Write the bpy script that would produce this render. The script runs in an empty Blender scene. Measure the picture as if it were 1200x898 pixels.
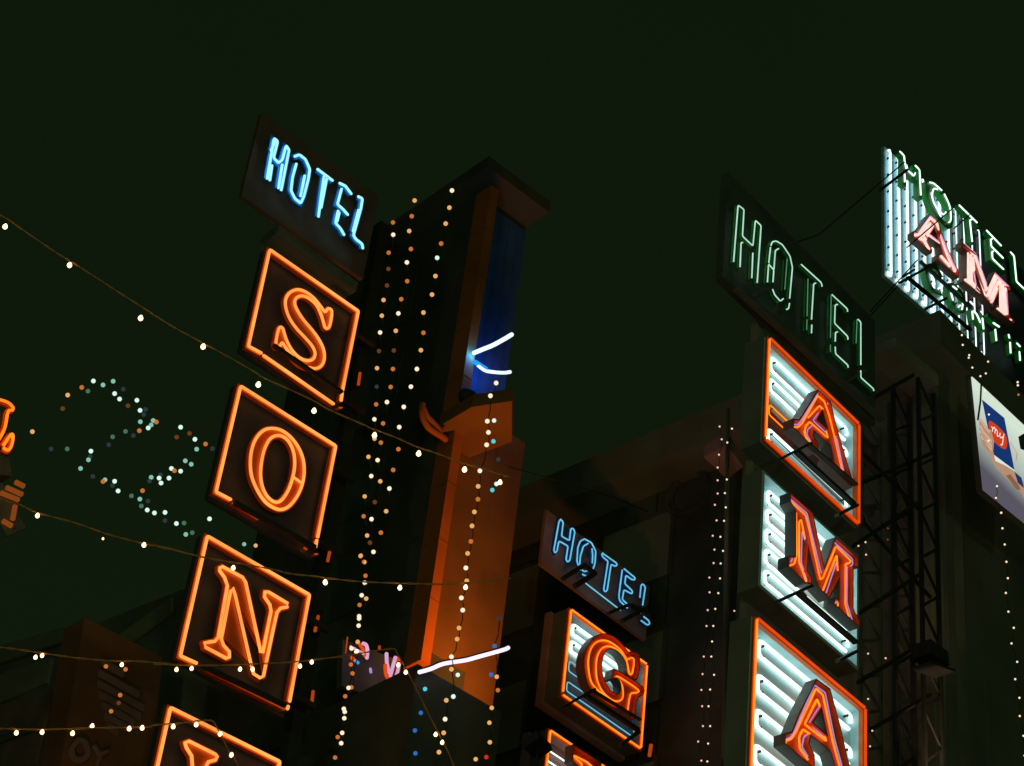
import bpy, bmesh, math, random
from mathutils import Vector
from mathutils.geometry import tessellate_polygon
random.seed(7)
R = math.radians
# ------------------------------------------------------------------ camera, sky, exposure
F, PITCH, ROLL, EYE = 2600.0, R(38.8), R(7.45), Vector((0, 0, 1.6))
_f = Vector((0, math.cos(PITCH), math.sin(PITCH)))
_u0 = Vector((0, -math.sin(PITCH), math.cos(PITCH)))
_r0 = Vector((1, 0, 0))
_r = _r0 * math.cos(ROLL) + _u0 * math.sin(ROLL)
_u = -_r0 * math.sin(ROLL) + _u0 * math.cos(ROLL)
sc = bpy.context.scene
cd = bpy.data.cameras.new('camera')
cam = bpy.data.objects.new('camera', cd)
sc.collection.objects.link(cam)
from mathutils import Matrix
cam.matrix_world = Matrix(((_r.x, _u.x, -_f.x, EYE.x), (_r.y, _u.y, -_f.y, EYE.y), (_r.z, _u.z, -_f.z, EYE.z), (0, 0, 0, 1)))
cd.sensor_width = 36.0
cd.lens = 36.0 * F / 1200.0
cd.clip_start, cd.clip_end = 0.1, 2000
sc.camera = cam
w = bpy.data.worlds.new('World'); sc.world = w; w.use_nodes = True
w.node_tree.nodes['Background'].inputs[0].default_value = (0.0047, 0.0100, 0.0034, 1)
w.node_tree.nodes['Background'].inputs[1].default_value = 1.0
_nt = w.node_tree; _tc = _nt.nodes.new('ShaderNodeTexCoord'); _sx = _nt.nodes.new('ShaderNodeSeparateXYZ'); _no = _nt.nodes.new('ShaderNodeTexNoise')
_no.inputs['Scale'].default_value = 3.2; _no.inputs['Detail'].default_value = 5
_m1 = _nt.nodes.new('ShaderNodeMapRange'); _m1.inputs['From Min'].default_value = .2; _m1.inputs['From Max'].default_value = .85; _m1.inputs['To Min'].default_value = 1.12; _m1.inputs['To Max'].default_value = .86
_m2 = _nt.nodes.new('ShaderNodeMapRange'); _m2.inputs['To Min'].default_value = .80; _m2.inputs['To Max'].default_value = 1.20
_mu = _nt.nodes.new('ShaderNodeMath'); _mu.operation = 'MULTIPLY'
_nt.links.new(_tc.outputs['Generated'], _sx.inputs[0]); _nt.links.new(_sx.outputs[2], _m1.inputs['Value']); _nt.links.new(_tc.outputs['Generated'], _no.inputs['Vector'])
_nt.links.new(_no.outputs['Fac'], _m2.inputs['Value']); _nt.links.new(_m1.outputs[0], _mu.inputs[0]); _nt.links.new(_m2.outputs[0], _mu.inputs[1]); _nt.links.new(_mu.outputs[0], _nt.nodes['Background'].inputs[1])
sc.render.engine = 'CYCLES'
sc.cycles.use_denoising = True
sc.cycles.max_bounces = 6
sc.cycles.sample_clamp_indirect = 2.0
sc.view_settings.view_transform = 'Standard'
sc.view_settings.look = 'None'
sc.view_settings.exposure = 0.0
sc.view_settings.gamma = 1.0

# ------------------------------------------------------------------ geometry helpers
def ray(p):
    return _f * F + _r * (p[0] - 600) - _u * (p[1] - 449)
def at_depth(p, d):
    return EYE + ray(p) * (d / F)
def at_z(p, z):
    v = ray(p); return EYE + v * ((z - EYE.z) / v.z)
class Wall:
    """a vertical plane: azimuth of its horizontal direction, through an anchor point"""
    def __init__(s, az, anchor, depth=None):
        a = R(az); s.h = Vector((math.cos(a), math.sin(a), 0)); s.n = Vector((math.sin(a), -math.cos(a), 0))
        s.o = at_depth(anchor, depth) if depth else anchor.copy()
    def at(s, p, off=0.0):
        v = ray(p); o = s.o + s.n * off
        return EYE + v * ((o - EYE).dot(s.n) / v.dot(s.n))
    def uv(s, P):
        return Vector(((P - s.o).dot(s.h), P.z - s.o.z))
    def xyz(s, uv, off=0.0):
        return s.o + s.h * uv[0] + Vector((0, 0, uv[1])) + s.n * off
    def ptuv(s, p, off=0.0):
        return s.uv(s.at(p, off))
    def rect(s, tl, tr, br, bl, off=0.0):
        """true rectangle fitted to four picture corners: returns (u0, u1, v0, v1)"""
        a, b, c, d = [s.ptuv(q, off) for q in (tl, tr, br, bl)]
        return ((a.x + d.x) / 2, (b.x + c.x) / 2, (c.y + d.y) / 2, (a.y + b.y) / 2)
def C(x0, y0, k):
    return lambda pts: [(x0 + x / k, y0 + y / k) for x, y in pts]

class MB:
    def __init__(s): s.v = []; s.f = []; s.m = []
    def add(s, vs, fs, mi=0):
        n = len(s.v); s.v += [Vector(q) for q in vs]; s.f += [tuple(i + n for i in f) for f in fs]; s.m += [mi] * len(fs)
        return s
    def box(s, o, a, b, c, mi=0):
        vs = [o, o + a, o + a + b, o + b, o + c, o + a + c, o + a + b + c, o + b + c]
        return s.add(vs, [(0, 3, 2, 1), (4, 5, 6, 7), (0, 1, 5, 4), (1, 2, 6, 5), (2, 3, 7, 6), (3, 0, 4, 7)], mi)
    def tube(s, pts, r, closed=False, seg=8, mi=0, caps=True):
        pts = [Vector(p) for p in pts]; n = len(pts)
        if n < 2: return s
        def d(i):
            if closed: return (pts[(i + 1) % n] - pts[i - 1]).normalized()
            if i == 0: return (pts[1] - pts[0]).normalized()
            if i == n - 1: return (pts[-1] - pts[-2]).normalized()
            return ((pts[i + 1] - pts[i]).normalized() + (pts[i] - pts[i - 1]).normalized()).normalized()
        t = d(0); ref = Vector((0, 0, 1)) if abs(t.z) < .9 else Vector((1, 0, 0))
        nrm = (ref - t * ref.dot(t)).normalized(); vs = []
        for i in range(n):
            t = d(i); nrm = nrm - t * nrm.dot(t)
            nrm = nrm.normalized() if nrm.length > 1e-6 else Vector((1, 0, 0))
            b = t.cross(nrm)
            for k in range(seg):
                a = 2 * math.pi * k / seg
                vs.append(pts[i] + (nrm * math.cos(a) + b * math.sin(a)) * r)
        fs = []
        for i in range(n if closed else n - 1):
            j = (i + 1) % n
            for k in range(seg):
                l = (k + 1) % seg; fs.append((i * seg + k, i * seg + l, j * seg + l, j * seg + k))
        if not closed and caps:
            for i, sg in ((0, -1), (n - 1, 1)):       # rounded glass ends
                c = len(vs); vs.append(pts[i] + d(i) * r * .8 * sg)
                for k in range(seg):
                    l = (k + 1) % seg; fs.append((i * seg + k, i * seg + l, c))
        return s.add(vs, fs, mi)
    def ball(s, c, r, seg=10, rings=6, sz=1.0, axis=None, mi=0):
        vs = [c + Vector((0, 0, r * sz))]
        for i in range(1, rings):
            a = math.pi * i / rings
            for k in range(seg):
                b = 2 * math.pi * k / seg
                vs.append(c + Vector((r * math.sin(a) * math.cos(b), r * math.sin(a) * math.sin(b), r * sz * math.cos(a))))
        vs.append(c - Vector((0, 0, r * sz))); fs = []
        for k in range(seg):
            l = (k + 1) % seg; fs.append((0, 1 + k, 1 + l))
            for i in range(rings - 2):
                a = 1 + i * seg; fs.append((a + k, a + seg + k, a + seg + l, a + l))
            a = 1 + (rings - 2) * seg; fs.append((a + k, len(vs) - 1, a + l))
        return s.add(vs, fs, mi)
    def lathe(s, c, prof, seg=12, mi=0):
        """prof: (radius, z) pairs, revolved about the vertical through c"""
        vs = []; fs = []
        for r, z in prof:
            for k in range(seg):
                b = 2 * math.pi * k / seg; vs.append(c + Vector((r * math.cos(b), r * math.sin(b), z)))
        for i in range(len(prof) - 1):
            for k in range(seg):
                l = (k + 1) % seg; fs.append((i * seg + k, i * seg + l, (i + 1) * seg + l, (i + 1) * seg + k))
        return s.add(vs, fs, mi)
    def bar(s, P, a, b, wd, dp, off, mi=0):
        """flat steel bar in wall plane P between two plane points, width wd, depth dp behind off"""
        d = (b - a)
        if d.length < 1e-6: return s
        d2 = d.normalized(); nn = Vector((-d2.y, d2.x)) * wd / 2
        q = [a - nn, b - nn, b + nn, a + nn]
        vs = [P.xyz(x, off) for x in q] + [P.xyz(x, off - dp) for x in q]
        return s.add(vs, [(0, 1, 2, 3), (7, 6, 5, 4), (0, 4, 5, 1), (1, 5, 6, 2), (2, 6, 7, 3), (3, 7, 4, 0)], mi)
    def ribbon(s, P, pts, wd, dp, off, closed=False, mi=0):
        """mitred flat band along plane points"""
        n = len(pts); L = []; Q = []
        for i in range(n):
            a = pts[i - 1] if (i or closed) else pts[0]; b = pts[(i + 1) % n] if (i < n - 1 or closed) else pts[-1]
            d1 = (pts[i] - a); d2 = (b - pts[i])
            d1 = d1.normalized() if d1.length > 1e-7 else d2.normalized()
            d2 = d2.normalized() if d2.length > 1e-7 else d1
            t = (d1 + d2); t = t.normalized() if t.length > .2 else d1
            m = Vector((-t.y, t.x)); k = 1 / max(.6, m.dot(Vector((-d1.y, d1.x))))
            L.append(pts[i] + m * wd / 2 * k); Q.append(pts[i] - m * wd / 2 * k)
        vs = [P.xyz(q, off) for q in L] + [P.xyz(q, off) for q in Q] + [P.xyz(q, off - dp) for q in L] + [P.xyz(q, off - dp) for q in Q]
        fs = []
        for i in range(n if closed else n - 1):
            j = (i + 1) % n
            fs += [(i, i + n, j + n, j), (i + 2 * n, j + 2 * n, j + 3 * n, i + 3 * n), (i, j, j + 2 * n, i + 2 * n), (i + n, i + 3 * n, j + 3 * n, j + n)]
        if not closed: fs += [(0, 2 * n, 3 * n, n), (n - 1, 2 * n - 1, 4 * n - 1, 3 * n - 1)]
        return s.add(vs, fs, mi)
    def plate(s, P, loops, off, dp, mi=0, side=None):
        """solid plate with holes, loops in plane coordinates, front face at off"""
        tri = tessellate_polygon([[Vector((q.x, q.y, 0)) for q in l] for l in loops])
        fl = [q for l in loops for q in l]; n = len(fl)
        vs = [P.xyz(q, off) for q in fl] + [P.xyz(q, off - dp) for q in fl]
        s.add(vs, [t for t in tri] + [tuple(i + n for i in reversed(t)) for t in tri], mi)
        k = 0; base = len(s.v) - 2 * n
        for l in loops:
            m = len(l)
            for i in range(m):
                j = (i + 1) % m
                s.f.append((base + k + i, base + k + j, base + k + j + n, base + k + i + n)); s.m.append(mi if side is None else side)
            k += m
        return s
    def wallring(s, P, loop, t, off0, off1, mo, mi_):
        """thin upright wall round a loop: outside material mo, inside and rim material mi_"""
        inn = offset(loop, -t); n = len(loop)
        vs = [P.xyz(q, off0) for q in loop] + [P.xyz(q, off1) for q in loop] + [P.xyz(q, off1) for q in inn] + [P.xyz(q, off0) for q in inn]
        b = len(s.v); s.v += vs
        for i in range(n):
            j = (i + 1) % n
            s.f.append((b + i, b + j, b + n + j, b + n + i)); s.m.append(mo)
            s.f.append((b + n + i, b + n + j, b + 2 * n + j, b + 2 * n + i)); s.m.append(mi_)
            s.f.append((b + 2 * n + i, b + 2 * n + j, b + 3 * n + j, b + 3 * n + i)); s.m.append(mi_)
        return s
    def build(s, name, mats, parent=None, smooth=False):
        o0 = parent_loc(parent)
        if parent is None:
            o0 = sum(s.v, Vector()) / max(1, len(s.v)); o0.z = min(q.z for q in s.v)
        me = bpy.data.meshes.new(name); me.from_pydata([q - o0 for q in s.v], [], s.f)
        for m in (mats if isinstance(mats, (list, tuple)) else [mats]): me.materials.append(m)
        for p, m in zip(me.polygons, s.m): p.material_index = m; p.use_smooth = smooth
        bm = bmesh.new(); bm.from_mesh(me); bmesh.ops.recalc_face_normals(bm, faces=bm.faces); bm.to_mesh(me); bm.free()
        o = bpy.data.objects.new(name, me); sc.collection.objects.link(o)
        if parent is None: o.location = o0; WL[o.name] = o0.copy()
        else: o.parent = parent; WL[o.name] = o0.copy()
        return o
WL = {}
def parent_loc(p): return WL[p.name].copy() if p is not None else Vector()
def area(l): return sum(l[i - 1].x * l[i].y - l[i].x * l[i - 1].y for i in range(len(l))) / 2
def offset(l, d):
    """grow (d>0) a closed plane loop"""
    sg = 1 if area(l) > 0 else -1; n = len(l); out = []
    for i in range(n):
        a = (l[i] - l[i - 1]); b = (l[(i + 1) % n] - l[i])
        a = a.normalized() if a.length > 1e-7 else b.normalized(); b = b.normalized() if b.length > 1e-7 else a
        na = Vector((a.y, -a.x)) * sg; nb = Vector((b.y, -b.x)) * sg; m = na + nb
        m = m.normalized() if m.length > .2 else na
        out.append(l[i] + m * d / max(.5, m.dot(na)))
    return out
def smooth(pts, closed=False, k=4):
    """Catmull-Rom through the points"""
    n = len(pts)
    if n < 3: return list(pts)
    out = []
    for i in range(n if closed else n - 1):
        if closed: p0, p1, p2, p3 = pts[i - 1], pts[i], pts[(i + 1) % n], pts[(i + 2) % n]
        else: p0, p1, p2, p3 = pts[max(0, i - 1)], pts[i], pts[i + 1], pts[min(n - 1, i + 2)]
        for j in range(k):
            t = j / k
            out.append(tuple(.5 * (2 * p1[c] + (p2[c] - p0[c]) * t + (2 * p0[c] - 5 * p1[c] + 4 * p2[c] - p3[c]) * t * t + (3 * p1[c] - p0[c] - 3 * p2[c] + p3[c]) * t ** 3) for c in range(2)))
    if not closed: out.append(tuple(pts[-1]))
    return out
def bend(pts, k=.28):
    """glass-bender's rounding: cut every inner corner with a short curve"""
    out = [pts[0]]
    for i in range(1, len(pts) - 1):
        a, b, c = Vector(pts[i - 1]), Vector(pts[i]), Vector(pts[i + 1])
        la, lc = (a - b).length, (c - b).length; d = min(la * .45, lc * .45, k * 6)
        p = b + (a - b).normalized() * d if la else b; q = b + (c - b).normalized() * d if lc else b
        out += [tuple(p), tuple(p * .25 + b * .5 + q * .25), tuple(q)]
    out.append(pts[-1]); return out

def thing(name, label, cat, loc, group=None):
    o = bpy.data.objects.new(name, None); sc.collection.objects.link(o); o.location = loc
    o.empty_display_size = .2; WL[o.name] = Vector(loc); tag(o, label, cat, group); return o
def tag(o, label, cat, group=None):
    o['label'] = label; o['category'] = cat
    if group: o['group'] = group
    return o
def struct(o): o['kind'] = 'structure'; return o

# ------------------------------------------------------------------ materials
def paint(name, col, rough=.6, metal=0.0, var=.25, scale=3.0, spec=.4):
    m = bpy.data.materials.new(name); m.use_nodes = True; nt = m.node_tree; b = nt.nodes['Principled BSDF']
    tc = nt.nodes.new('ShaderNodeTexCoord'); no = nt.nodes.new('ShaderNodeTexNoise'); no.inputs['Scale'].default_value = scale
    no.inputs['Detail'].default_value = 6; rp = nt.nodes.new('ShaderNodeValToRGB')
    nt.links.new(tc.outputs['Object'], no.inputs['Vector']); nt.links.new(no.outputs['Fac'], rp.inputs['Fac'])
    e = rp.color_ramp.elements; e[0].position = .3; e[1].position = .72
    e[0].color = (*[c * (1 - var) for c in col], 1); e[1].color = (*[min(1, c * (1 + var * .6)) for c in col], 1)
    nt.links.new(rp.outputs['Color'], b.inputs['Base Color'])
    b.inputs['Roughness'].default_value = rough; b.inputs['Metallic'].default_value = metal; b.inputs['Specular IOR Level'].default_value = spec
    bp = nt.nodes.new('ShaderNodeBump'); bp.inputs['Strength'].default_value = .12; n2 = nt.nodes.new('ShaderNodeTexNoise'); n2.inputs['Scale'].default_value = scale * 12
    nt.links.new(tc.outputs['Object'], n2.inputs['Vector']); nt.links.new(n2.outputs['Fac'], bp.inputs['Height']); nt.links.new(bp.outputs['Normal'], b.inputs['Normal'])
    return m
def glow(name, col, k=1.0, sample=True, uneven=.12, scale=5):
    """lit glass: emission with the slight unevenness of a real discharge tube"""
    m = bpy.data.materials.new(name); m.use_nodes = True; nt = m.node_tree; nt.nodes.clear()
    out = nt.nodes.new('ShaderNodeOutputMaterial'); e = nt.nodes.new('ShaderNodeEmission'); e.inputs[0].default_value = (*col, 1)
    tc = nt.nodes.new('ShaderNodeTexCoord'); no = nt.nodes.new('ShaderNodeTexNoise'); no.inputs['Scale'].default_value = scale
    mr = nt.nodes.new('ShaderNodeMapRange'); mr.inputs['From Min'].default_value = .3; mr.inputs['From Max'].default_value = .7
    mr.inputs['To Min'].default_value = k * (1 - uneven); mr.inputs['To Max'].default_value = k * (1 + uneven * .6)
    nt.links.new(tc.outputs['Object'], no.inputs['Vector']); nt.links.new(no.outputs['Fac'], mr.inputs['Value'])
    nt.links.new(mr.outputs['Result'], e.inputs[1]); nt.links.new(e.outputs[0], out.inputs[0])
    if not sample: m.cycles.emission_sampling = 'NONE'
    return m
M = {}
M['orange_tube'] = glow('orange_neon', (1.0, .30, .056), 1.55, uneven=.28, scale=1.8)
M['amber_tube'] = glow('amber_neon', (1.0, .19, .010), 1.9, uneven=.28, scale=2.5)
M['red_tube'] = glow('red_neon', (.78, .075, .004), 1.0)
M['dim_tube'] = glow('dim_red_neon', (.50, .065, .006), .8)
M['blue_tube'] = glow('blue_neon', (.34, .86, 1.0), 1.25)
M['ice_tube'] = glow('ice_blue_neon', (.16, .62, .80), .95)
M['mint_tube'] = glow('mint_neon', (.50, .86, .66), .95)
M['green_dim'] = glow('faint_green_neon', (.10, .34, .17), .8)
M['white_tube'] = glow('white_neon', (.74, 1.0, .90), 1.8)
M['cyan_dim'] = glow('cyan_neon', (.20, .58, .74), .9)
M['lilac_tube'] = glow('lilac_neon', (.50, .33, .80), .85)
M['pink_tube'] = glow('pink_white_neon', (1.0, .60, .52), 1.35)
M['rose_tube'] = glow('rose_neon', (.78, .38, .62), 1.0)
M['violet_white'] = glow('violet_white_lamp', (.85, .70, 1.0), 1.5)
M['sky_white'] = glow('blue_white_lamp', (.72, .92, 1.0), 1.4)
M['azure'] = glow('azure_lamp', (.02, .35, .95), 1.0)
for nm, c, k in (('warm', (1, .80, .55), 1.15), ('amber', (1.0, .50, .16), .85), ('orange', (.75, .22, .045), .75), ('faint', (.28, .09, .02), .5),
                 ('cool', (.72, 1.0, .88), 1.0), ('teal', (.30, .66, .52), .8), ('deepteal', (.09, .22, .15), .7), ('cyan', (.10, .62, .70), 1.0),
                 ('blue', (.03, .20, .60), .8), ('slate', (.03, .05, .06), .8), ('cable', (1, .66, .30), 3.6), ('pinkish', (1, .6, .5), 1.0), ('red', (.7, .03, .01), .9)):
    M['b_' + nm] = glow('bulb_' + nm, c, k, sample=(nm == 'cable'), uneven=.05)
M['orange_paint'] = paint('orange_enamel', (.88, .16, .010), .35, var=.12, scale=8)
M['blue_paint'] = paint('blue_enamel', (.006, .30, 1.0), .35, var=.1)
M['navy_paint'] = paint('navy_enamel', (.015, .10, .55), .4, var=.1)
M['green_paint'] = paint('green_enamel', (.012, .28, .02), .4, var=.2)
M['darkgreen_paint'] = paint('dark_green_enamel', (.01, .20, .02), .45)
M['rose_paint'] = paint('rose_white_enamel', (.80, .50, .36), .4, var=.08)
M['panel_dark'] = paint('dark_sheet_metal', (.085, .085, .105), .55, scale=2)
M['panel_hotel'] = paint('grey_brown_sheet_metal', (.24, .13, .09), .6, scale=2)
M['night_plaster'] = paint('darkest_plaster', (.12, .115, .085), .9, var=.45, scale=.9)  # darkest plaster tone, mottled
M['panel_black'] = paint('black_sheet_metal', (.20, .21, .17), .6, scale=2)
M['panel_mauve'] = paint('mauve_sheet_metal', (.50, .30, .30), .6, scale=2)
M['panel_green'] = paint('olive_sheet_metal', (.11, .13, .09), .6, scale=2)
M['panel_white'] = paint('pale_blue_sheet_metal', (.56, .82, .92), .45, var=.2, scale=4)
M['panel_grey'] = paint('blue_grey_sheet_metal', (.20, .26, .33), .5, var=.25, scale=4)
M['side_grey'] = paint('grey_brown_channel_side', (.15, .115, .11), .5)
M['iron'] = paint('black_iron', (.05, .05, .04), .7, scale=6)
M['wire'] = paint('brown_cable_sheath', (.60, .22, .05), .5)
M['wire_dark'] = paint('black_cable_sheath', (.02, .02, .015), .6)
M['plaster'] = paint('weathered_plaster', (.42, .38, .27), .9, var=.35, scale=.8)
M['plaster_dark'] = paint('dark_plaster', (.30, .29, .22), .9, var=.3, scale=.7)  # dark plaster tone, mottled
M['orange_plaster'] = paint('orange_painted_plaster', (.62, .16, .03), .8, var=.25, scale=1.2)
M['brown_plaster'] = paint('brown_plaster', (.30, .13, .05), .9, var=.3, scale=1.0)
M['blue_wall'] = paint('blue_grey_cladding', (.07, .17, .48), .7, var=.35, scale=1.5)
M['pink_plaster'] = paint('pink_slats', (.40, .24, .19), .8, var=.3, scale=1.5)
M['glass_dark'] = paint('dark_window_glass', (.10, .11, .09), .2, spec=.5)
M['asphalt'] = paint('asphalt', (.05, .05, .05), .85)
M['concrete'] = paint('concrete', (.25, .24, .22), .9)
M['brass'] = paint('lamp_holder', (.05, .035, .02), .4)

# ------------------------------------------------------------------ the ground (below the frame)
g = MB().box(Vector((-150, -120, -.5)), Vector((300, 0, 0)), Vector((0, 300, 0)), Vector((0, 0, .5))).build('ground', M['concrete']); struct(g)
rd = MB().box(Vector((-150, -5, 0.001)), Vector((300, 0, 0)), Vector((0, 10.5, 0)), Vector((0, 0, .006))).build('road', M['asphalt']); struct(rd)
for y in (-7.8, 5.5):
    k = MB().box(Vector((-150, y, 0.001)), Vector((300, 0, 0)), Vector((0, 2.8, 0)), Vector((0, 0, .13))).build('pavement', M['concrete']); struct(k)

# ------------------------------------------------------------------ building blocks
def prism(corners, z0, z1):
    """walls between ground points"""
    mb = MB(); n = len(corners)
    vs = [Vector((c.x, c.y, z0)) for c in corners] + [Vector((c.x, c.y, z1)) for c in corners]
    return mb.add(vs, [tuple(range(n)), tuple(range(2 * n - 1, n - 1, -1))] + [(i, (i + 1) % n, (i + 1) % n + n, i + n) for i in range(n)])
def floodlight(pos, target, col, power, label, spot=60, blend=.6, size=.15):
    """added unseen floodlight: a box lamp standing in for warm light on facades"""
    t = thing('floodlight', label, 'floodlight', pos)
    d = (target - pos).normalized(); s_ = d.cross(Vector((0, 0, 1))).normalized(); u_ = s_.cross(d)
    MB().box(pos - d * .16 - s_ * .16 - u_ * .12, s_ * .32, u_ * .24, d * .12).build('housing', M['iron'], t)
    MB().box(pos - d * .035 - s_ * .14 - u_ * .10, s_ * .28, u_ * .20, d * .01).build('lens', glow('floodlight_lens', col, 1.5, sample=False), t)
    MB().tube([pos - d * .16, pos - d * .16 - Vector((0, 0, .35))], .02).build('bracket', M['iron'], t)
    L = bpy.data.lights.new('flood_lamp', 'SPOT'); L.energy = power; L.color = col; L.spot_size = R(spot); L.spot_blend = blend; L.shadow_soft_size = size
    lo = bpy.data.objects.new('flood_lamp', L); sc.collection.objects.link(lo); lo.parent = t
    lo.rotation_euler = d.to_track_quat('-Z', 'Y').to_euler()
    return t

# ================================================================== SIGN BUILDERS
def tube_part(P, lists, off, r, mat, name, parent, closed=False, sm=False, rnd=True):
    mb = MB()
    for l in (lists):
        pts = smooth(l, closed) if sm else (bend(l) if rnd and not closed else l)
        mb.tube([P.at(q, off) for q in pts], r, closed=closed)
    return mb.build(name, mat, parent, smooth=True)
def rect_box(P, rc, off, dp, mat, parent, name='cabinet'):
    u0, u1, v0, v1 = rc
    return MB().box(P.xyz((u0, v0), off), P.h * (u1 - u0), Vector((0, 0, v1 - v0)), -P.n * dp).build(name, mat, parent)
def grow(rc, d): return (rc[0] - d, rc[1] + d, rc[2] - d, rc[3] + d)
def px(P, q=None): return (P.o - EYE).dot(_f) / F      # metres per picture pixel at this wall

# ================================================================== LEFT HOTEL: column of square neon letters
PL = Wall(39.0, (342, 560), 26.0); KL = px(PL)
def solid_letter(P, parent, loops_px, off, gr, dp, mat, name='letter_channel', sm=True, clo=True):
    loops = []
    for i, l in enumerate(loops_px):
        l2 = smooth(l, True) if sm else l
        uv = [P.ptuv(q, off) for q in l2]
        loops.append(offset(uv, gr if i == 0 else -gr))
    return MB().plate(P, loops, off, dp).build(name, mat, parent)
LG = 'square neon letter signs stacked down the left hotel'
def square_sign(label, corners, frame_main, frame_extra, contours, sm, struts, link=None):
    P = PL; rc = P.rect(*corners)
    t = thing('letter_sign', label, 'neon sign', P.xyz(((rc[0] + rc[1]) / 2, rc[2]), -.2), LG)
    r = KL * 1.9
    rect_box(P, grow(rc, KL * 3.2), -.10, .07, M['panel_dark'], t)
    # enamel rail behind the border tube
    mb = MB(); mb.ribbon(P, [P.ptuv(q, .0) for q in frame_main], KL * 6.6, .06, -.02)
    mb.build('border_rail', M['orange_paint'], t)
    tube_part(P, [frame_main], .012, r, M['orange_tube'], 'border_tube', t)
    for l, m in frame_extra:
        MB().ribbon(P, [P.ptuv(q, 0) for q in l], KL * (5.0 if m != 'dim_tube' else 2.6), .05, -.02).build('border_rail', M['orange_paint'], t)
        tube_part(P, [l], .012, r if m != 'dim_tube' else r * .6, M[m], 'border_tube', t)
    ch = solid_letter(P, t, contours, .075, KL * 3.3, .05, M['orange_paint'], sm=sm)
    for c in contours:
        tube_part(P, [c], .105, r * .95, M['orange_tube'], 'letter_tube', ch, closed=True, sm=sm)
    if link: tube_part(P, [link], .105, r * .8, M['orange_tube'], 'letter_tube', ch)
    for a, b, wd in struts:
        MB().bar(P, P.ptuv(a, .2), P.ptuv(b, .2), KL * wd, .05, .2).build('strut', M['iron'], t)
    for q, dv in ((corners[1], -.25), (corners[2], .25)):
        MB().bar(P, P.ptuv(q, -.2) + Vector((KL * 5, dv)), P.ptuv(q, -.2) + Vector((KL * 40, dv)), .07, .07, -.25).build('wall_bracket', M['iron'], t)
    return t
cS, cSf = C(310, 320, 6.908), C(260, 270, 3.905)
S_c = cS([(545, 312), (515, 288), (490, 314), (455, 270), (400, 203), (330, 152), (265, 135), (205, 160), (172, 215), (175, 290), (205, 370), (260, 450), (330, 525), (385, 590), (410, 650), (395, 695), (350, 710), (290, 690), (230, 635), (185, 560), (160, 490), (148, 450), (125, 440), (108, 480), (92, 585), (122, 592), (142, 566), (165, 595), (205, 650), (285, 735), (370, 768), (430, 770), (470, 738), (485, 680), (475, 610), (435, 530), (380, 455), (320, 385), (270, 310), (245, 250), (255, 205), (300, 185), (360, 205), (420, 260), (455, 330), (475, 390), (490, 440), (515, 447), (532, 410)])
square_sign('orange neon letter S in a square neon border, under the blue word HOTEL', [(316.3, 292.5), (420, 364.8), (401, 478.7), (291.2, 405.7)],
    cSf([(182, 563), (122, 530), (220, 88), (625, 370), (553, 732)]), [(cSf([(190, 572), (512, 795)]), 'orange_tube'), (cSf([(551, 745), (546, 780)]), 'orange_tube'), (cSf([(536, 812), (550, 812)]), 'dim_tube')],
    [S_c], True, [((322, 404), (402, 459), 4.6)])
cO, cOf = C(280, 485, 6.908), C(220, 430, 3.905)
O_o = cO([(270, 118), (200, 135), (140, 200), (105, 290), (93, 400), (105, 510), (150, 620), (210, 710), (280, 760), (345, 775), (410, 745), (470, 670), (510, 580), (528, 480), (520, 370), (480, 270), (420, 190), (345, 135)])
O_i = cO([(315, 175), (255, 200), (210, 280), (185, 380), (175, 490), (190, 590), (230, 670), (290, 715), (345, 700), (400, 620), (435, 520), (452, 420), (445, 320), (410, 235), (365, 190)])
square_sign('orange neon letter O in a square neon border, between the S and the N', [(282.2, 452.5), (393.6, 522.7), (371, 650), (253.3, 577.2)],
    cOf([(198, 608), (130, 572), (243, 88), (678, 362), (595, 780)]), [(cOf([(205, 622), (322, 698)]), 'dim_tube'), (cOf([(591, 792), (585, 825)]), 'orange_tube'), (cOf([(582, 857), (594, 857)]), 'dim_tube'), (cOf([(532, 828), (545, 836)]), 'dim_tube')],
    [O_o, O_i], True, [((276, 588), (371, 641), 5.0)], link=cO([(445, 515), (505, 560)]))
cN, cNf = C(230, 650, 5.617), C(180, 610, 3.118)
N_c = cN([(170, 78), (305, 150), (325, 182), (425, 645), (438, 645), (493, 372), (485, 330), (450, 280), (452, 245), (475, 246), (602, 322), (600, 345), (555, 353), (532, 380), (505, 500), (442, 800), (420, 812), (378, 785), (355, 700), (256, 265), (241, 220), (226, 240), (165, 555), (180, 598), (218, 640), (218, 676), (198, 683), (62, 610), (55, 582), (90, 575), (122, 572), (145, 545), (206, 205), (186, 150), (155, 108), (156, 86)])
square_sign('orange neon letter N in a square neon border, crossed by two bulb cables', [(243.2, 628.3), (362.8, 697.2), (337.2, 831.3), (211.4, 768.8)],
    cNf([(158, 522), (98, 495), (197, 57), (570, 272), (497, 662)]), [(cNf([(200, 548), (480, 690)]), 'dim_tube'), (cNf([(492, 678), (489, 690)]), 'orange_tube')],
    [N_c], False, [((238, 779), (336, 826), 4.6)])
c4 = C(180, 810, 7.5)
U_c = c4([(288, 495), (276, 455), (310, 440), (542, 555), (560, 575), (545, 605), (480, 622), (455, 680), (390, 1080), (420, 1130), (500, 1180), (490, 1215), (200, 1080), (210, 1040), (290, 1040), (345, 700), (335, 570)])
square_sign('lowest square neon sign under the letter N, only its top corner in view', [(200, 829.3), (328, 892.7), (302, 1040), (166, 982)],
    [(166, 982), (200, 829.3), (328, 892.7), (302, 1040), (166, 982)], [], [U_c], False, [])
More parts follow.
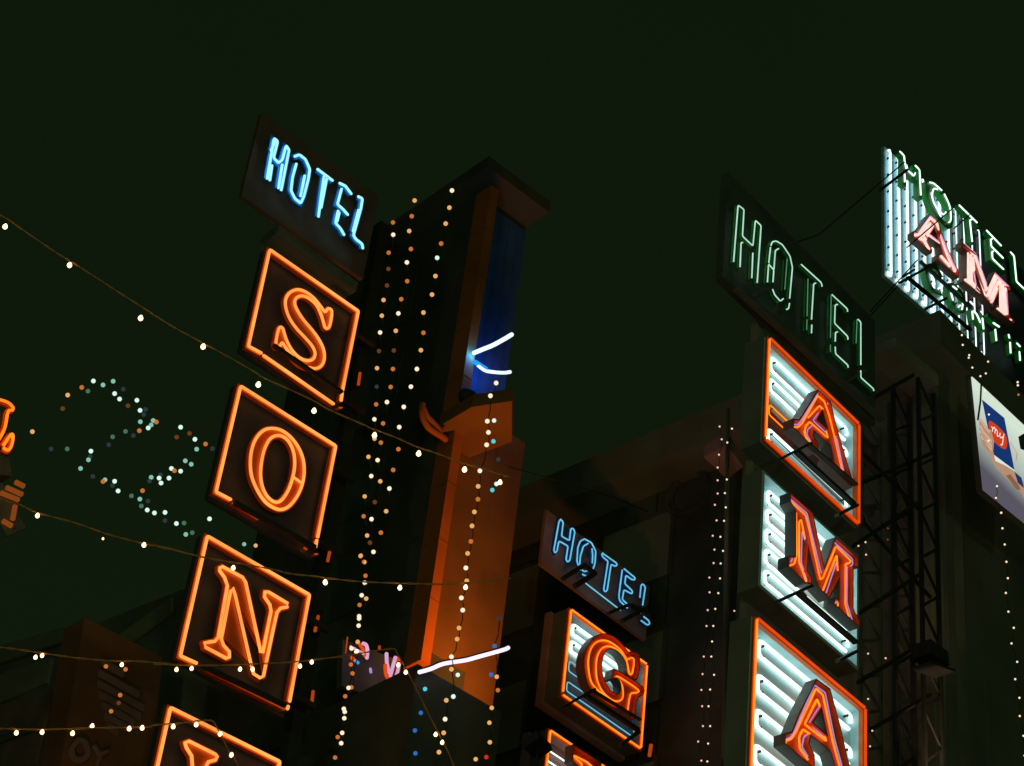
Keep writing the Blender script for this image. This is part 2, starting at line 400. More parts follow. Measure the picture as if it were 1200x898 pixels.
# ---- the blue HOTEL cabinet on top
hc = C(260, 110, 4.49); P = PL
rc = P.rect((310.8, 126.7), (446.6, 223.6), (436, 318), (288.5, 233.6))
t = thing('hotel_sign', 'bright blue neon word HOTEL on a dark panel above the orange letter S', 'neon sign', P.xyz(((rc[0] + rc[1]) / 2, rc[2]), -.2), 'hotel signs reading HOTEL')
rect_box(P, rc, -.10, .07, M['panel_hotel'], t)
def neon_word(P, t, letters, conv, off, r, tube, rail, rail_k, rail_w=2.3, chan_mat=None):
    K = px(P)
    for strokes in letters:
        strokes = [conv(s_) for s_ in strokes]
        mb = MB()
        for i, s_ in enumerate(strokes):
            mb.ribbon(P, [P.ptuv(q, off) for q in s_], r * rail_w * 2, .03, off - r * rail_k - i * .0021)  # rail paint stands in for the coloured halo round each tube
        ch = mb.build('letter_rail', M[rail], t)
        tube_part(P, strokes, off + r * 1.1, r, M[tube], 'letter_tube', ch)
        for s_ in strokes:
            if (Vector(s_[0]) - Vector(s_[-1])).length > 3:
                for q in (s_[0], s_[-1]): MB().tube([P.at(q, off - r * 2), P.at(q, off + r * .6)], r * 1.15, seg=6).build('electrode', M['iron'], ch)
letters = [
 [[(238, 448), (275, 234), (294, 250), (272, 336), (298, 364), (318, 348), (338, 272), (354, 296), (312, 508)], [(252, 456), (264, 376)], [(298, 498), (318, 372)], [(258, 300), (284, 244)]],
 [[(382, 330), (408, 320), (440, 345), (463, 398), (455, 450), (432, 540), (415, 576), (385, 552), (364, 510), (372, 440), (392, 368)], [(436, 430), (414, 540)]],
 [[(502, 396), (545, 428), (584, 458)], [(538, 432), (508, 648)], [(552, 445), (522, 600)]],
 [[(618, 470), (650, 485), (682, 528)], [(630, 500), (608, 582), (635, 605), (664, 638)], [(612, 615), (598, 680), (625, 710), (644, 744)], [(618, 625), (606, 672)]],
 [[(716, 540), (740, 552), (732, 602), (692, 745), (706, 766), (738, 790), (742, 815)], [(720, 610), (690, 725)]]]
neon_word(P, t, letters, hc, .06, KL * 1.75, 'blue_tube', 'blue_paint', 1.0, 2.3)
MB().bar(P, P.ptuv((335, 262)), P.ptuv((428, 330)), KL * 16, .35, -.16).build('lower_casing', M['panel_black'], t)
# small red back-side tubes glimpsed right of the column
mb = MB()
for i, (a, b) in enumerate((((422, 437), (420, 451)), ((387, 644), (384, 658)), ((373, 722), (369, 740)), ((367, 810), (365, 827)))):
    tt = thing('marker_light', ['short orange marker tube beside the letter S', 'short orange marker tube beside the letter O', 'short orange marker tube beside the letter N upper corner', 'short dim orange marker tube beside the letter N lower corner'][i], 'marker light', PL.at(b, -.2), 'marker tubes on the sign mast')
    MB().tube([PL.at(a, -.3), PL.at(b, -.3)], KL * 1.9).build('tube', M['dim_tube'], tt, smooth=True)
    MB().bar(PL, PL.ptuv(a, -.36), PL.ptuv(b, -.36), KL * 6, .04, -.36).build('holder', M['iron'], tt)
# mast carrying the column
MB().bar(PL, PL.ptuv((452, 262), -.55), PL.ptuv((330, 960), -.55), .16, .16, -.55).build('mast_pole', M['iron'])
mo = bpy.data.objects['mast_pole']; mo.name = 'sign_mast'; tag(mo, 'dark steel mast behind the stacked orange letters', 'mast')

# ================================================================== LEFT HOTEL BUILDING
corner = at_depth((513, 526), 31.0)
az1, az2 = R(129), R(39)
d1 = Vector((math.cos(az1), math.sin(az1), 0)); d2 = Vector((math.cos(az2), math.sin(az2), 0))
ztop = 0
W1 = Wall(129.0 - 180, corner); W2 = Wall(39.0, corner)      # W1 recedes left, W2 recedes right
ztop = W1.at((545, 236)).z
LB = thing('hotel_building', 'dark left hotel tower with a glowing orange corner pier and blue lit bay', 'building', Vector((corner.x, corner.y, 0)))
u_end = W2.ptuv((600, 380)).x
c0 = corner
pts = [c0, c0 + d2 * u_end, c0 + d2 * u_end + d1 * 4.2, c0 + d1 * 4.2]
prism([p - d2 * 0 for p in pts], 0, ztop).build('wall', M['night_plaster'], LB)
u_low = W2.ptuv((593, 700)).x; z_low = W2.at((553, 478)).z
prism([c0 + d2 * u_end, c0 + d2 * u_low, c0 + d2 * u_low + d1 * 4, c0 + d2 * u_end + d1 * 4], 0, z_low).build('side_wing', M['brown_plaster'], LB)
# projecting roof slab
e = .55
rp = [c0 - d1 * e - d2 * .3, c0 + d2 * (u_end) - d1 * e, c0 + d2 * (u_end) + d1 * 4.2, c0 + d1 * 4.2 - d2 * .3]
prism(rp, ztop, ztop + .22).build('roof', M['night_plaster'], LB)
# orange pier on the corner
hw = px(W2) * 11.5
z_bot = W2.at((484, 790)).z
MB().box(Vector((c0.x, c0.y, z_bot)) - d2 * hw * .1 - d1 * .35, d2 * hw * 1.15, d1 * .35, Vector((0, 0, ztop - z_bot - .05))).build('corner_pier', M['orange_plaster'], LB)
for k in range(1, 9):
    zz = z_bot + (ztop - z_bot) * k / 9
    MB().box(Vector((c0.x, c0.y, zz)) - d2 * (hw * .1 + .006) - d1 * .356, d2 * (hw * 1.15 + .012), d1 * .3, Vector((0, 0, .006))).build('pier_joint', M['brown_plaster'], LB)
# blue clad upper bay, brown lower bay (thin cladding on the right face)
def uvz(q): v = W2.ptuv(q); return v
zc = W2.at((553, 478)).z; zl = W2.at((560, 550)).z; zb = W2.at((540, 785)).z
u_a = hw * 1.1; 
MB().box(Vector((c0.x, c0.y, zc)) + d2 * u_a - d1 * .04, d2 * (u_end - u_a), d1 * .04, Vector((0, 0, ztop - zc - .1))).build('blue_cladding', M['blue_wall'], LB)
MB().box(Vector((c0.x, c0.y, zb)) + d2 * u_a - d1 * .04, d2 * (u_end - u_a - .02), d1 * .04, Vector((0, 0, zc - zb - .02))).build('brown_cladding', M['brown_plaster'], LB)
for k in range(1, 5):
    uu = u_a + (u_end - u_a) * k / 5
    MB().box(Vector((c0.x, c0.y, zc)) + d2 * uu - d1 * .055, d2 * .03, d1 * .014, Vector((0, 0, ztop - zc - .2))).build('cladding_rib', M['blue_wall'], LB)
# windows on the dark receding face
for fl in range(9):
    for k in range(1):
        z = ztop - 1.9 - fl * 1.75
        if z < 2: continue
        b0 = Vector((c0.x, c0.y, z)) + d1 * 1.2
        fr = MB().box(b0 - d2 * .03, d1 * 2.2, d2 * .03, Vector((0, 0, 1.1))).build('window', M['night_plaster'], LB)
        MB().box(b0 + d1 * .08 - d2 * .038, d1 * 2.04, d2 * .012, Vector((0, 0, .98)) + Vector((0, 0, .0))).build('pane', M['glass_dark'], fr)
# lit canopy jutting from the right face
zcan = W2.at((520, 520)).z
cp = [at_z(q, zcan) for q in ((514, 500), (553, 477), (600, 470), (600, 518), (508, 552))]
ca = thing('canopy', 'orange lit canopy slab below the blue bay at the left hotel corner', 'canopy', sum(cp, Vector()) / 5)
mb = MB(); n = 5
mb.add(cp + [q + Vector((0, 0, .22)) for q in cp], [(0, 1, 2, 3, 4), (9, 8, 7, 6, 5)] + [(i, (i + 1) % 5, (i + 1) % 5 + 5, i + 5) for i in range(5)]).build('slab', M['brown_plaster'], ca)
sc_ = C(400, 440, 3.905)
# cylindrical projector resting above it
a, b = W2.at((552, 466), .5), W2.at((596, 484), .5)
pr = thing('projector_lamp', 'thick brown tube shaped projector above the orange canopy', 'projector', a)
MB().tube([a, b], .085, seg=16).build('barrel', M['brown_plaster'], pr, smooth=True)
MB().tube([a - (b - a).normalized() * .14, a], .11, seg=16).build('hood', M['iron'], pr, smooth=True)
# curled orange bracket left of the pier
hk = sc_([(372, 130), (368, 165), (378, 205), (400, 240), (430, 262), (460, 280), (480, 296)])
hb = MB().tube([W2.at(q, .35) for q in smooth(hk)], .045, seg=8)
hb.tube([W2.at(q, .35) for q in smooth(sc_([(372, 150), (392, 190), (425, 225), (455, 262)]))], .05)
tag(hb.build('curled_bracket', M['orange_plaster']), 'curled orange metal bracket jutting left of the glowing pier', 'bracket')
# lamps of that facade
pa = [W2.at(q, .5) for q in smooth([(555, 414), (567, 409), (577, 405), (590, 398), (600, 392)])]
tl = thing('tube_lamp', 'upper blue white light tube in front of the blue lit bay', 'tube lamp', pa[0], 'light tubes on the blue bay')
MB().tube(pa, .032).build('tube', M['sky_white'], tl, smooth=True)
MB().tube([q + Vector((0, .05, .05)) for q in pa], .03).build('holder', M['navy_paint'], tl)
pb = [W2.at(q, .5) for q in smooth([(560, 428), (568, 434), (577, 436), (590, 437), (598, 436)])]
tl2 = thing('tube_lamp', 'lower curved blue light tube in front of the blue lit bay', 'tube lamp', pb[0], 'light tubes on the blue bay')
MB().tube(pb, .026).build('tube', M['sky_white'], tl2, smooth=True)
MB().tube([W2.at(q, .5) for q in smooth([(556, 424), (562, 428), (570, 433)])], .035).build('socket', M['azure'], tl2, smooth=True)
L = bpy.data.lights.new('blue_lamp', 'POINT'); L.energy = 17; L.color = (.010, .20, 1); L.shadow_soft_size = .12
lo = bpy.data.objects.new('blue_lamp', L); sc.collection.objects.link(lo); lo.parent = tl; lo.location = W2.at((556, 415), .42) - WL[tl.name]
pc = [W2.at(q, 2.36) for q in smooth([(491, 788), (505, 784), (520, 778), (545, 774), (560, 770), (589, 762), (596, 759)])]
tl3 = thing('tube_lamp', 'long white violet light tube below the brown lit wall', 'tube lamp', pc[0])
MB().tube(pc, .024).build('tube', M['violet_white'], tl3, smooth=True)
MB().tube([q + Vector((0, .07, .06)) for q in pc], .03).build('holder', M['iron'], tl3)
# lower dark storeys in front of the brown wall
tg = W2.at((500, 650))
zb2 = W2.at((520, 796), 2.2).z; ub0 = W2.ptuv((486, 800), 2.2).x; ub1 = W2.ptuv((594, 780), 2.2).x
floodlight(Vector((c0.x, c0.y, zb2 + .16)) + d2 * max(ub0 + .5, .75) - d1 * 1.85, W2.at((520, 600), 0), (1.0, .33, .04), 400, 'added orange floodlight on the ledge above the violet tube, washing the pier', spot=100, blend=.8)
lo_w = prism([c0 + d2 * ub0 - d1 * 2.2, c0 + d2 * ub1 - d1 * 2.2, c0 + d2 * ub1 + d1 * .1, c0 + d2 * ub0 + d1 * .1], 0, zb2)
lo_w.build('lower_bay', M['night_plaster'], LB)
# letters glowing behind the strings: a shop sign reading d y in red violet tubes
sg = C(400, 730, 8.98); PS = Wall(39.0, (440, 775), 27.5); KS = px(PS)
st = thing('shop_sign', 'small blurred red and violet letters between the N sign and the orange pier', 'neon sign', PS.at((440, 800)))
MB().bar(PS, PS.ptuv((404, 775), -.2), PS.ptuv((472, 800), -.2), KS * 60, .1, -.25).build('panel', M['panel_black'], st)
for l, m, r_ in (([(225, 215), (262, 235), (275, 300), (268, 375)], 'rose_tube', 2.2), ([(190, 225), (235, 290), (245, 350)], 'red_tube', 2.0), ([(95, 250), (190, 300), (240, 330)], 'rose_tube', 1.6),
                 ([(110, 360), (130, 395)], 'red_tube', 2.2), ([(145, 395), (180, 425)], 'azure', 1.8), ([(475, 320), (480, 430), (505, 530)], 'rose_tube', 2.2), ([(462, 440), (470, 540), (505, 605)], 'red_tube', 2.2),
                 ([(570, 360), (545, 450), (510, 580)], 'rose_tube', 2.2), ([(610, 430), (590, 520), (565, 585)], 'rose_tube', 2.0), ([(590, 370), (605, 420)], 'red_tube', 2.4), ([(400, 245), (402, 285)], 'dim_tube', 1.6), ([(305, 480), (312, 525)], 'lilac_tube', 1.6), ([(65, 150), (45, 320)], 'dim_tube', .8)):
    tube_part(PS, [smooth(sg(l))], 0, KS * r_, M[m], 'letter_tube', st)

# ================================================================== LOWER LEFT: facade with slats, totem with shield
zz = C(0, 640, 3.48); PB = Wall(129 - 180, (60, 800), 33.0)
fb = at_depth((30, 850), 36)
WB = Wall(-51, (30, 850), 36)
bl = thing('slatted_building', 'low building at bottom left with dim pinkish slanting slats', 'building', Vector((fb.x, fb.y, 0)))
def face_poly(W, pts, off, dp, mat, name, parent): 
    return MB().plate(W, [[W.ptuv(q, off) for q in pts]], off, dp).build(name, mat, parent)
face_poly(WB, [(-60, 800), (215, 690), (215, 1150), (-60, 1150)], 0, 2.5, M['plaster_dark'], 'wall', bl)
for i, (pts, m) in enumerate((([(-30, 800), (60, 770), (54, 800), (-30, 836)], 'plaster'), ([(-30, 838), (62, 805), (40, 895), (-30, 930)], 'pink_plaster'), ([(120, 758), (200, 700), (200, 716), (120, 775)], 'plaster'), ([(-30, 765), (75, 735), (72, 752), (-30, 786)], 'plaster'))):
    face_poly(WB, pts, .06 + i * .01, .06, M[m], 'slat', bl)
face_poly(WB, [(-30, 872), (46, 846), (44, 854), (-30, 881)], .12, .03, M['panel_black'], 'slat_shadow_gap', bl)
WT = Wall(39, (125, 800), 30.5); tt = thing('totem_sign', 'tall dim brown totem with a striped shield and the letters OY', 'sign', WT.at((130, 900)))
face_poly(WT, [(99, 724), (190, 770), (170, 1000), (58, 980)], 0, .5, M['brown_plaster'], 'panel', tt)
for i in range(7):
    y = 772 + i * 12.5; x0 = [121, 117, 116, 118, 121, 124, 128][i]; x1 = [146, 164, 169, 166, 158, 150, 140][i]
    k = .55
    pts = [(x0, y), (x1, y + (x1 - x0) * k), (x1 - 1, y + 8 + (x1 - x0) * k), (x0, y + 8)]
    face_poly(WT, pts, .05, .04, M['pink_plaster'], 'shield_stripe', tt)
mb = MB(); mb.ribbon(WT, [WT.ptuv(q, .06) for q in smooth(zz([(325, 790), (295, 825), (305, 862), (330, 872), (358, 850), (355, 808)]), True)], .07, .04, .06, closed=True); mb.build('sign_letter', M['pink_plaster'], tt)
mb = MB(); mb.ribbon(WT, [WT.ptuv(q, .06) for q in zz([(385, 810), (410, 850), (445, 835)])], .05, .04, .06); mb.ribbon(WT, [WT.ptuv(q, .06) for q in zz([(412, 850), (400, 890)])], .05, .04, .055); mb.build('sign_letter', M['pink_plaster'], tt)
floodlight(WT.at((60, 1090), 3.0) + Vector((0, 0, -1)), WT.at((90, 830)), (1.0, .55, .30), 70, 'added dim warm floodlight under the striped shield totem', spot=50)
# partial orange sign at the left edge
PE = Wall(39, (5, 500), 24); KE = px(PE); ce = C(0, 450, 4.73)
es = thing('letter_sign', 'orange neon letter ending in a serif, cut by the left edge of the picture', 'neon sign', PE.at((0, 530)))
MB().bar(PE, PE.ptuv((-60, 500), -.1), PE.ptuv((8, 505), -.1), KE * 110, .2, -.15).build('cabinet', M['panel_black'], es)
for l in ([(-120, 60), (25, 95), (68, 125), (70, 145), (45, 155), (25, 250), (-20, 330)], [(20, 355), (45, 368), (65, 340), (72, 290), (60, 282), (20, 340)]):
    l2 = smooth(ce(l)); MB().ribbon(PE, [PE.ptuv(q) for q in l2], KE * 6.5, .03, -.03).build('letter_rail', M['orange_paint'], es)
    tube_part(PE, [l2], .03, KE * 1.8, M['amber_tube'], 'letter_tube', es)
es2 = thing('louvre_sign', 'dim orange louvred sign below the left edge letter, behind the second cable', 'sign', PE.at((0, 625)))
for l in ([(90, 540), (140, 565)], [(40, 570), (130, 610)], [(10, 600), (110, 640)], [(90, 670), (75, 750)], [(20, 755), (72, 785)]):
    a, b = [PE.ptuv(q) for q in ce(l)]; MB().bar(PE, a, b, KE * 4.6, .04, 0).build('louvre', M['louvre_lit'] if 'louvre_lit' in M else M.setdefault('louvre_lit', glow('dim_orange_acrylic', (.30, .07, .01), .75)), es2)
MB().bar(PE, PE.ptuv((-10, 570), -.1), PE.ptuv((18, 625), -.1), KE * 30, .05, -.08).build('panel', M['panel_black'], es2)

# ================================================================== RIGHT HOTEL: A / M / A cabinets
PR = Wall(45.8, (950, 560), 24.0); KR = px(PR)
RG = 'lit cabinets spelling the name down the right hotel'
def hairpins(P, rc, rows, off, r, parent, mats, s0=.055, s1=.90, K=None):
    u0, u1, v0, v1 = rc; W_ = u1 - u0; H_ = v1 - v0
    for i, (ta, tb) in enumerate(rows):
        ua, ub = u0 + W_ * s0, u0 + W_ * s1; va, vb = v1 - H_ * ta, v1 - H_ * tb; c = (va - vb) * .22
        pts = [(ub, va - c * .3)] if False else []
        path = [(ub - c, vb), (ua + c, vb), (ua + c * .3, vb + c * .3), (ua, vb + c), (ua, va - c), (ua + c * .3, va - c * .3), (ua + c, va), (ub - c, va), (ub - c * .3, va - c * .3), (ub, va - c), (ub - c * .1, va - c * 2.1)]
        MB().tube([P.xyz(q, off) for q in path], r, seg=8).build('backlight_tube', M[mats[i]], parent, smooth=True)
        mb = MB()
        for ux, vx in ((ua + c * 1.6, va - c), (ua + c * 1.6, vb + c * .4), (ub - c * 2, va - c)):
            mb.tube([P.xyz((ux, vx), off - .06), P.xyz((ux, vx), off + .015)], r * .7, seg=6)
        mb.build('tube_stand', M['iron'], parent)
def cabinet(P, rc, off, depth, parent, back, t=.03, rim='panel_black'):
    """open tray: back sheet, four return walls"""
    u0, u1, v0, v1 = rc
    MB().box(P.xyz((u0, v0), off - depth), P.h * (u1 - u0), Vector((0, 0, v1 - v0)), -P.n * .08).build('back_panel', M[back], parent)
    mb = MB()
    mb.box(P.xyz((u0 - t, v1), off), P.h * (u1 - u0 + 2 * t), Vector((0, 0, t)), -P.n * (depth + .1))
    mb.box(P.xyz((u0 - t, v0 - t), off), P.h * (u1 - u0 + 2 * t), Vector((0, 0, t)), -P.n * (depth + .1))
    mb.box(P.xyz((u0 - t, v0), off), P.h * t, Vector((0, 0, v1 - v0)), -P.n * (depth + .1))
    mb.box(P.xyz((u1, v0), off), P.h * t, Vector((0, 0, v1 - v0)), -P.n * (depth + .1))
    mb.build('side_wall', M[back], parent)
    mb = MB(); t2 = t + .012
    for q in (((u0 - t2, v1 + t), (u1 - u0 + 2 * t2), .012), ((u0 - t2, v0 - t2), (u1 - u0 + 2 * t2), .012)):
        mb.box(P.xyz(q[0], off - .01), P.h * q[1], Vector((0, 0, q[2])), -P.n * (depth + .12))
    mb.box(P.xyz((u0 - t2, v0 - t), off - .01), P.h * .012, Vector((0, 0, v1 - v0 + 2 * t)), -P.n * (depth + .12))
    mb.box(P.xyz((u1 + t, v0 - t), off - .01), P.h * .012, Vector((0, 0, v1 - v0 + 2 * t)), -P.n * (depth + .12))
    mb.build('casing', M[rim], parent)
def border(P, rc, off, wd, parent, tubes=('amber_tube', 'red_tube', 'red_tube', 'red_tube'), rr=1.0):  # red sides glow in place of enamel channel walls lit by the neon
    """neon border: left, top, right, bottom"""
    K = px(P); u0, u1, v0, v1 = rc
    MB().ribbon(P, [Vector(q) for q in ((u0, v0), (u0, v1), (u1, v1), (u1, v0))], wd, .05, off, closed=True).build('border_rail', M['orange_paint'], parent)
    e = wd * .12
    sides = (((u0, v0 + wd), (u0, v1 - wd * .3)), ((u0 + wd * .2, v1), (u1 - wd * .4, v1)), ((u1, v1 - wd * .4), (u1, v0 + wd * .4)), ((u1 - wd * .4, v0), (u0 + wd * .3, v0)))
    for (a, b), m in zip(sides, tubes):
        r = K * (1.15 if m != 'red_tube' else 1.65) * rr
        MB().tube([P.xyz(a, off + r + .006), P.xyz(b, off + r + .006)], r).build('border_tube', M[m], parent, smooth=True)
def channel_letter(P, parent, outline, holes, off, depth, tubes, name='letter_channel', inner='orange_paint', outer='side_grey', wall=.018):
    """open metal letter tray: back sheet + return walls, neon inside"""
    uv = [P.ptuv(q, off) for q in outline]; hv = [[P.ptuv(q, off) for q in h] for h in holes]
    mb = MB(); mb.plate(P, [offset(uv, -wall * .6)] + [offset(h, wall * .6) for h in hv], off - .058, .02, 0, 1); mb.wallring(P, uv, wall, off - depth - .001, off, 1, 0)
    for h in hv: mb.wallring(P, offset(h, wall), wall, off - depth - .001, off, 0, 1)
    ch = mb.build(name, [M[inner], M[outer]], parent)
    for lists, m, o, r in tubes:
        if lists: tube_part(P, lists, o, r, M[m], 'letter_tube', ch)
    return ch
def strut_set(P, parent, conv, bars, off, K):
    for a, b, wd in bars:
        a, b = conv([a, b]); MB().bar(P, P.ptuv(a, off), P.ptuv(b, off), K * wd, .06, off).build('strut', M['iron'], parent)
        off += .011
a1 = C(885, 385, 6.908)
ORECESS = .0
def mount(P, parent, q, K, off=.2):
    a = P.ptuv(q, off)
# --- A (upper)
P = PR
rcA = P.rect((898.3, 397.3), (1002, 499.4), (1002.5, 619.5), (893.4, 513.1))
t = thing('letter_sign', 'upper orange letter A in a white lit cabinet, right under the green word HOTEL', 'neon sign', P.xyz(((rcA[0] + rcA[1]) / 2, rcA[2]), -.3), RG)
cabinet(P, grow(rcA, -KR * .6), 0, .13, t, 'panel_white'); rcD = P.rect((898.3, 397.3), (1002, 499.4), (1002.5, 619.5), (893.4, 513.1), -.095)
border(P, rcA, .03, KR * 4.6, t)
rows = [(.125, .255), (.345, .455), (.60, .70), (.84, .955)]
hairpins(P, rcD, rows[:2] + rows[3:], -.095, KR * 1.9, t, ['white_tube'] * 3)
hairpins(P, rcD, [rows[2]], -.095, KR * .8, t, ['amber_tube'], s1=.38)
face_poly(P, [P_ for P_ in [(898, 476), (925, 503), (1001, 580), (1001, 603), (898, 503)]], -.122, .006, M['panel_dark'], 'dark_strip', t)  # darker strip across the back panel
outl = a1([(508, 492), (612, 588), (650, 750), (700, 930), (785, 1215), (785, 1290), (585, 1095), (588, 1045), (628, 1050), (608, 950), (478, 835), (472, 868), (512, 930), (512, 1005), (305, 802), (310, 728), (350, 738), (385, 690)])
hole = a1([(545, 672), (582, 805), (508, 740)])
oT = [a1(l) for l in ([(312, 797), (345, 802), (380, 768), (506, 545), (560, 592), (598, 700), (640, 870), (704, 1155)], [(430, 722), (520, 625), (548, 655)], [(398, 845), (410, 790), (440, 755), (590, 888), (572, 822)], [(402, 830), (405, 870), (440, 925)])]
lT = [a1(l) for l in ([(314, 776), (345, 782), (374, 746), (510, 524), (580, 585), (618, 700), (655, 870), (716, 1150)], [(534, 655), (467, 745), (578, 850), (570, 830)], [(460, 788), (425, 818), (418, 860), (450, 915)])]
channel_letter(P, t, outl, [hole], .18, .13, [(oT, 'amber_tube', .15, KR * 1.05), (lT, 'lilac_tube', .145, KR * .7)])
strut_set(P, t, a1, [((205, 1058), (462, 925), 2.6), ((440, 925), (835, 1262), 2.4), ((350, 990), (820, 1420), 5.0), ((680, 1505), (840, 1425), 3.4)], .23, KR)
# --- M
m1 = C(885, 550, 6.908)
rcM = P.rect((896.6, 552.2), (1004.4, 655.4), (1004.4, 785.2), (890.8, 681))
t = thing('letter_sign', 'orange letter M in a white lit cabinet without a border, between the two A cabinets', 'neon sign', P.xyz(((rcM[0] + rcM[1]) / 2, rcM[2]), -.3), RG)
cabinet(P, grow(rcM, -KR * .4), 0, .13, t, 'panel_white'); rcD = P.rect((896.6, 552.2), (1004.4, 655.4), (1004.4, 785.2), (890.8, 681), -.095)
hairpins(P, rcD, [(.13, .235), (.30, .415), (.48, .59), (.66, .775), (.845, .95)], -.095, KR * 2.0, t, ['white_tube'] * 5, s0=.04, s1=.90)
outl = m1([(282, 185), (468, 350), (520, 600), (560, 790), (600, 680), (650, 548), (836, 712), (836, 800), (797, 795), (797, 1130), (848, 1230), (846, 1285), (635, 1092), (640, 1035), (676, 1050), (682, 880), (600, 1052), (505, 950), (468, 800), (432, 640), (422, 820), (462, 880), (462, 935), (410, 925), (268, 790), (270, 700), (325, 702), (325, 330), (282, 262)])
oT = [m1(l) for l in ([(282, 258), (408, 372), (440, 500), (520, 860), (530, 895), (548, 880), (655, 622), (775, 742), (765, 758), (732, 768), (728, 1090), (765, 1215)], [(332, 355), (335, 690), (318, 765), (275, 782)], [(402, 560), (372, 408), (356, 425), (355, 750), (405, 885), (415, 920)], [(668, 820), (660, 695), (548, 980)], [(665, 1075), (672, 1100), (662, 1110)])]
lT = [m1(l) for l in ([(282, 240), (420, 358), (448, 480), (535, 840)], [(640, 592), (786, 725), (790, 770), (770, 785)], [(402, 572), (380, 500), (372, 750), (418, 900)], [(745, 790), (742, 1080), (785, 1222)], [(655, 760), (575, 1000)], [(305, 715), (290, 748)], [(648, 1085), (660, 1060)])]
channel_letter(P, t, outl, [], .18, .13, [(oT, 'amber_tube', .15, KR * 1.05), (lT, 'lilac_tube', .145, KR * .7)])
strut_set(P, t, m1, [((205, 1062), (470, 940), 3.2), ((370, 998), (835, 1398), 3.6), ((690, 1545), (835, 1470), 3.4), ((380, 985), (420, 1030), 2.5)], .23, KR)
# --- A (lower)
a2 = C(870, 720, 5.282)
rcB = P.rect((884.2, 727.6), (1007.3, 829.8), (1011, 1022), (874.5, 905))
t = thing('letter_sign', 'lower larger orange letter A in a bordered white lit cabinet, cut by the bottom edge', 'neon sign', P.xyz(((rcB[0] + rcB[1]) / 2, rcB[2]), -.3), RG)
cabinet(P, grow(rcB, -KR * .6), 0, .13, t, 'panel_white'); rcD = P.rect((884.2, 727.6), (1007.3, 829.8), (1011, 1022), (874.5, 905), -.095)
border(P, rcB, .03, KR * 4.6, t)
hairpins(P, rcD, [(.10, .20), (.325, .43), (.545, .65), (.765, .87)], -.095, KR * 2.4, t, ['white_tube'] * 4)
outl = a2([(458, 398), (545, 460), (605, 680), (655, 900), (725, 1150), (725, 1230), (590, 1100), (590, 1040), (578, 965), (545, 850), (425, 755), (415, 800), (448, 870), (450, 965), (262, 802), (262, 735), (305, 725), (350, 610)])
hole = a2([(490, 590), (522, 742), (440, 672)])
oT = [a2(l) for l in ([(265, 785), (305, 770), (335, 720), (455, 460), (498, 498), (520, 600), (560, 790), (590, 900), (630, 1040)], [(478, 565), (462, 525), (385, 680), (520, 785), (505, 750)], [(417, 742), (375, 712), (350, 760), (355, 830), (405, 900)], [(266, 790), (270, 822), (370, 905), (430, 950)])]
lT = [a2(l) for l in ([(270, 775), (300, 762), (325, 720), (445, 438), (512, 485), (535, 600), (572, 780), (605, 900), (640, 1040)], [(478, 570), (412, 675), (508, 762), (512, 735)], [(402, 745), (380, 760), (368, 820), (405, 880)])]
channel_letter(P, t, outl, [hole], .18, .13, [(oT, 'amber_tube', .15, KR * 1.15), (lT, 'lilac_tube', .145, KR * .8)])
# --- green HOTEL
g1, g2 = C(840, 200, 4.49), C(860, 300, 4.49)
rc = P.rect((856, 208.5), (1026, 368), (1028, 488), (846.2, 333.6), -.1)
t = thing('hotel_sign', 'pale green neon word HOTEL on a dark olive panel above the upper A', 'neon sign', P.xyz(((rc[0] + rc[1]) / 2, rc[2]), -.3), 'hotel signs reading HOTEL')
rect_box(P, rc, -.12, .10, M['panel_green'], t)
word = [
 (g1, [[(88, 485), (112, 182), (143, 205), (135, 345), (190, 397), (203, 262), (233, 290), (212, 595)], [(122, 512), (128, 378), (140, 380)], [(184, 570), (190, 430)]]),
 (g1, [[(283, 400), (292, 375), (312, 370), (345, 390), (385, 450), (398, 510), (383, 678)], [(270, 490), (302, 525)], [(295, 592), (308, 420), (328, 410)], [(266, 592), (272, 500), (283, 400)], [(292, 620), (305, 655), (335, 688), (352, 672)], [(383, 695), (378, 728), (360, 732)]]),
 (g1, [[(440, 490), (550, 590), (555, 615)], [(523, 592), (510, 595), (498, 788)], [(500, 808), (498, 860)]]),
 (g2, [[(512, 200), (598, 280), (598, 298)], [(548, 255), (533, 258), (530, 355), (600, 425), (600, 445)], [(548, 400), (535, 402), (533, 455)], [(533, 475), (535, 515), (600, 575), (602, 592)]]),
 (g2, [[(648, 330), (668, 348), (668, 578)], [(668, 600), (668, 640), (735, 700), (737, 715)]])]
dims = [(g1, []), (g1, [[(358, 625), (370, 465)]]), (g1, [[(480, 570), (475, 765)], [(475, 785), (473, 838)]]), (g2, [[(508, 430), (512, 205)], [(508, 468), (508, 505)]]), (g2, [[(643, 460), (648, 335)]])]
for (cv, st_), (cw, dm) in zip(word, dims):
    st2 = [cv(s_) for s_ in st_]; dm2 = [cw(s_) for s_ in dm]
    mb = MB()
    for i, s_ in enumerate(st2 + dm2): mb.ribbon(P, [P.ptuv(q, 0) for q in s_], KR * 3.4, .02, -.035 - i * .0021)  # green rails paint in the faint glow beside the tubes
    ch = mb.build('letter_rail', M['darkgreen_paint'], t)
    tube_part(P, st2, .0, KR * .85, M['mint_tube'], 'letter_tube', ch)
    for s_ in st2:
        for q in (s_[0], s_[-1]): MB().tube([P.at(q, -.05), P.at(q, .004)], KR * 1.15, seg=6).build('electrode', M['iron'], ch)
    if dm2: tube_part(P, dm2, -.01, KR * .6, M['green_dim'], 'letter_tube', ch)
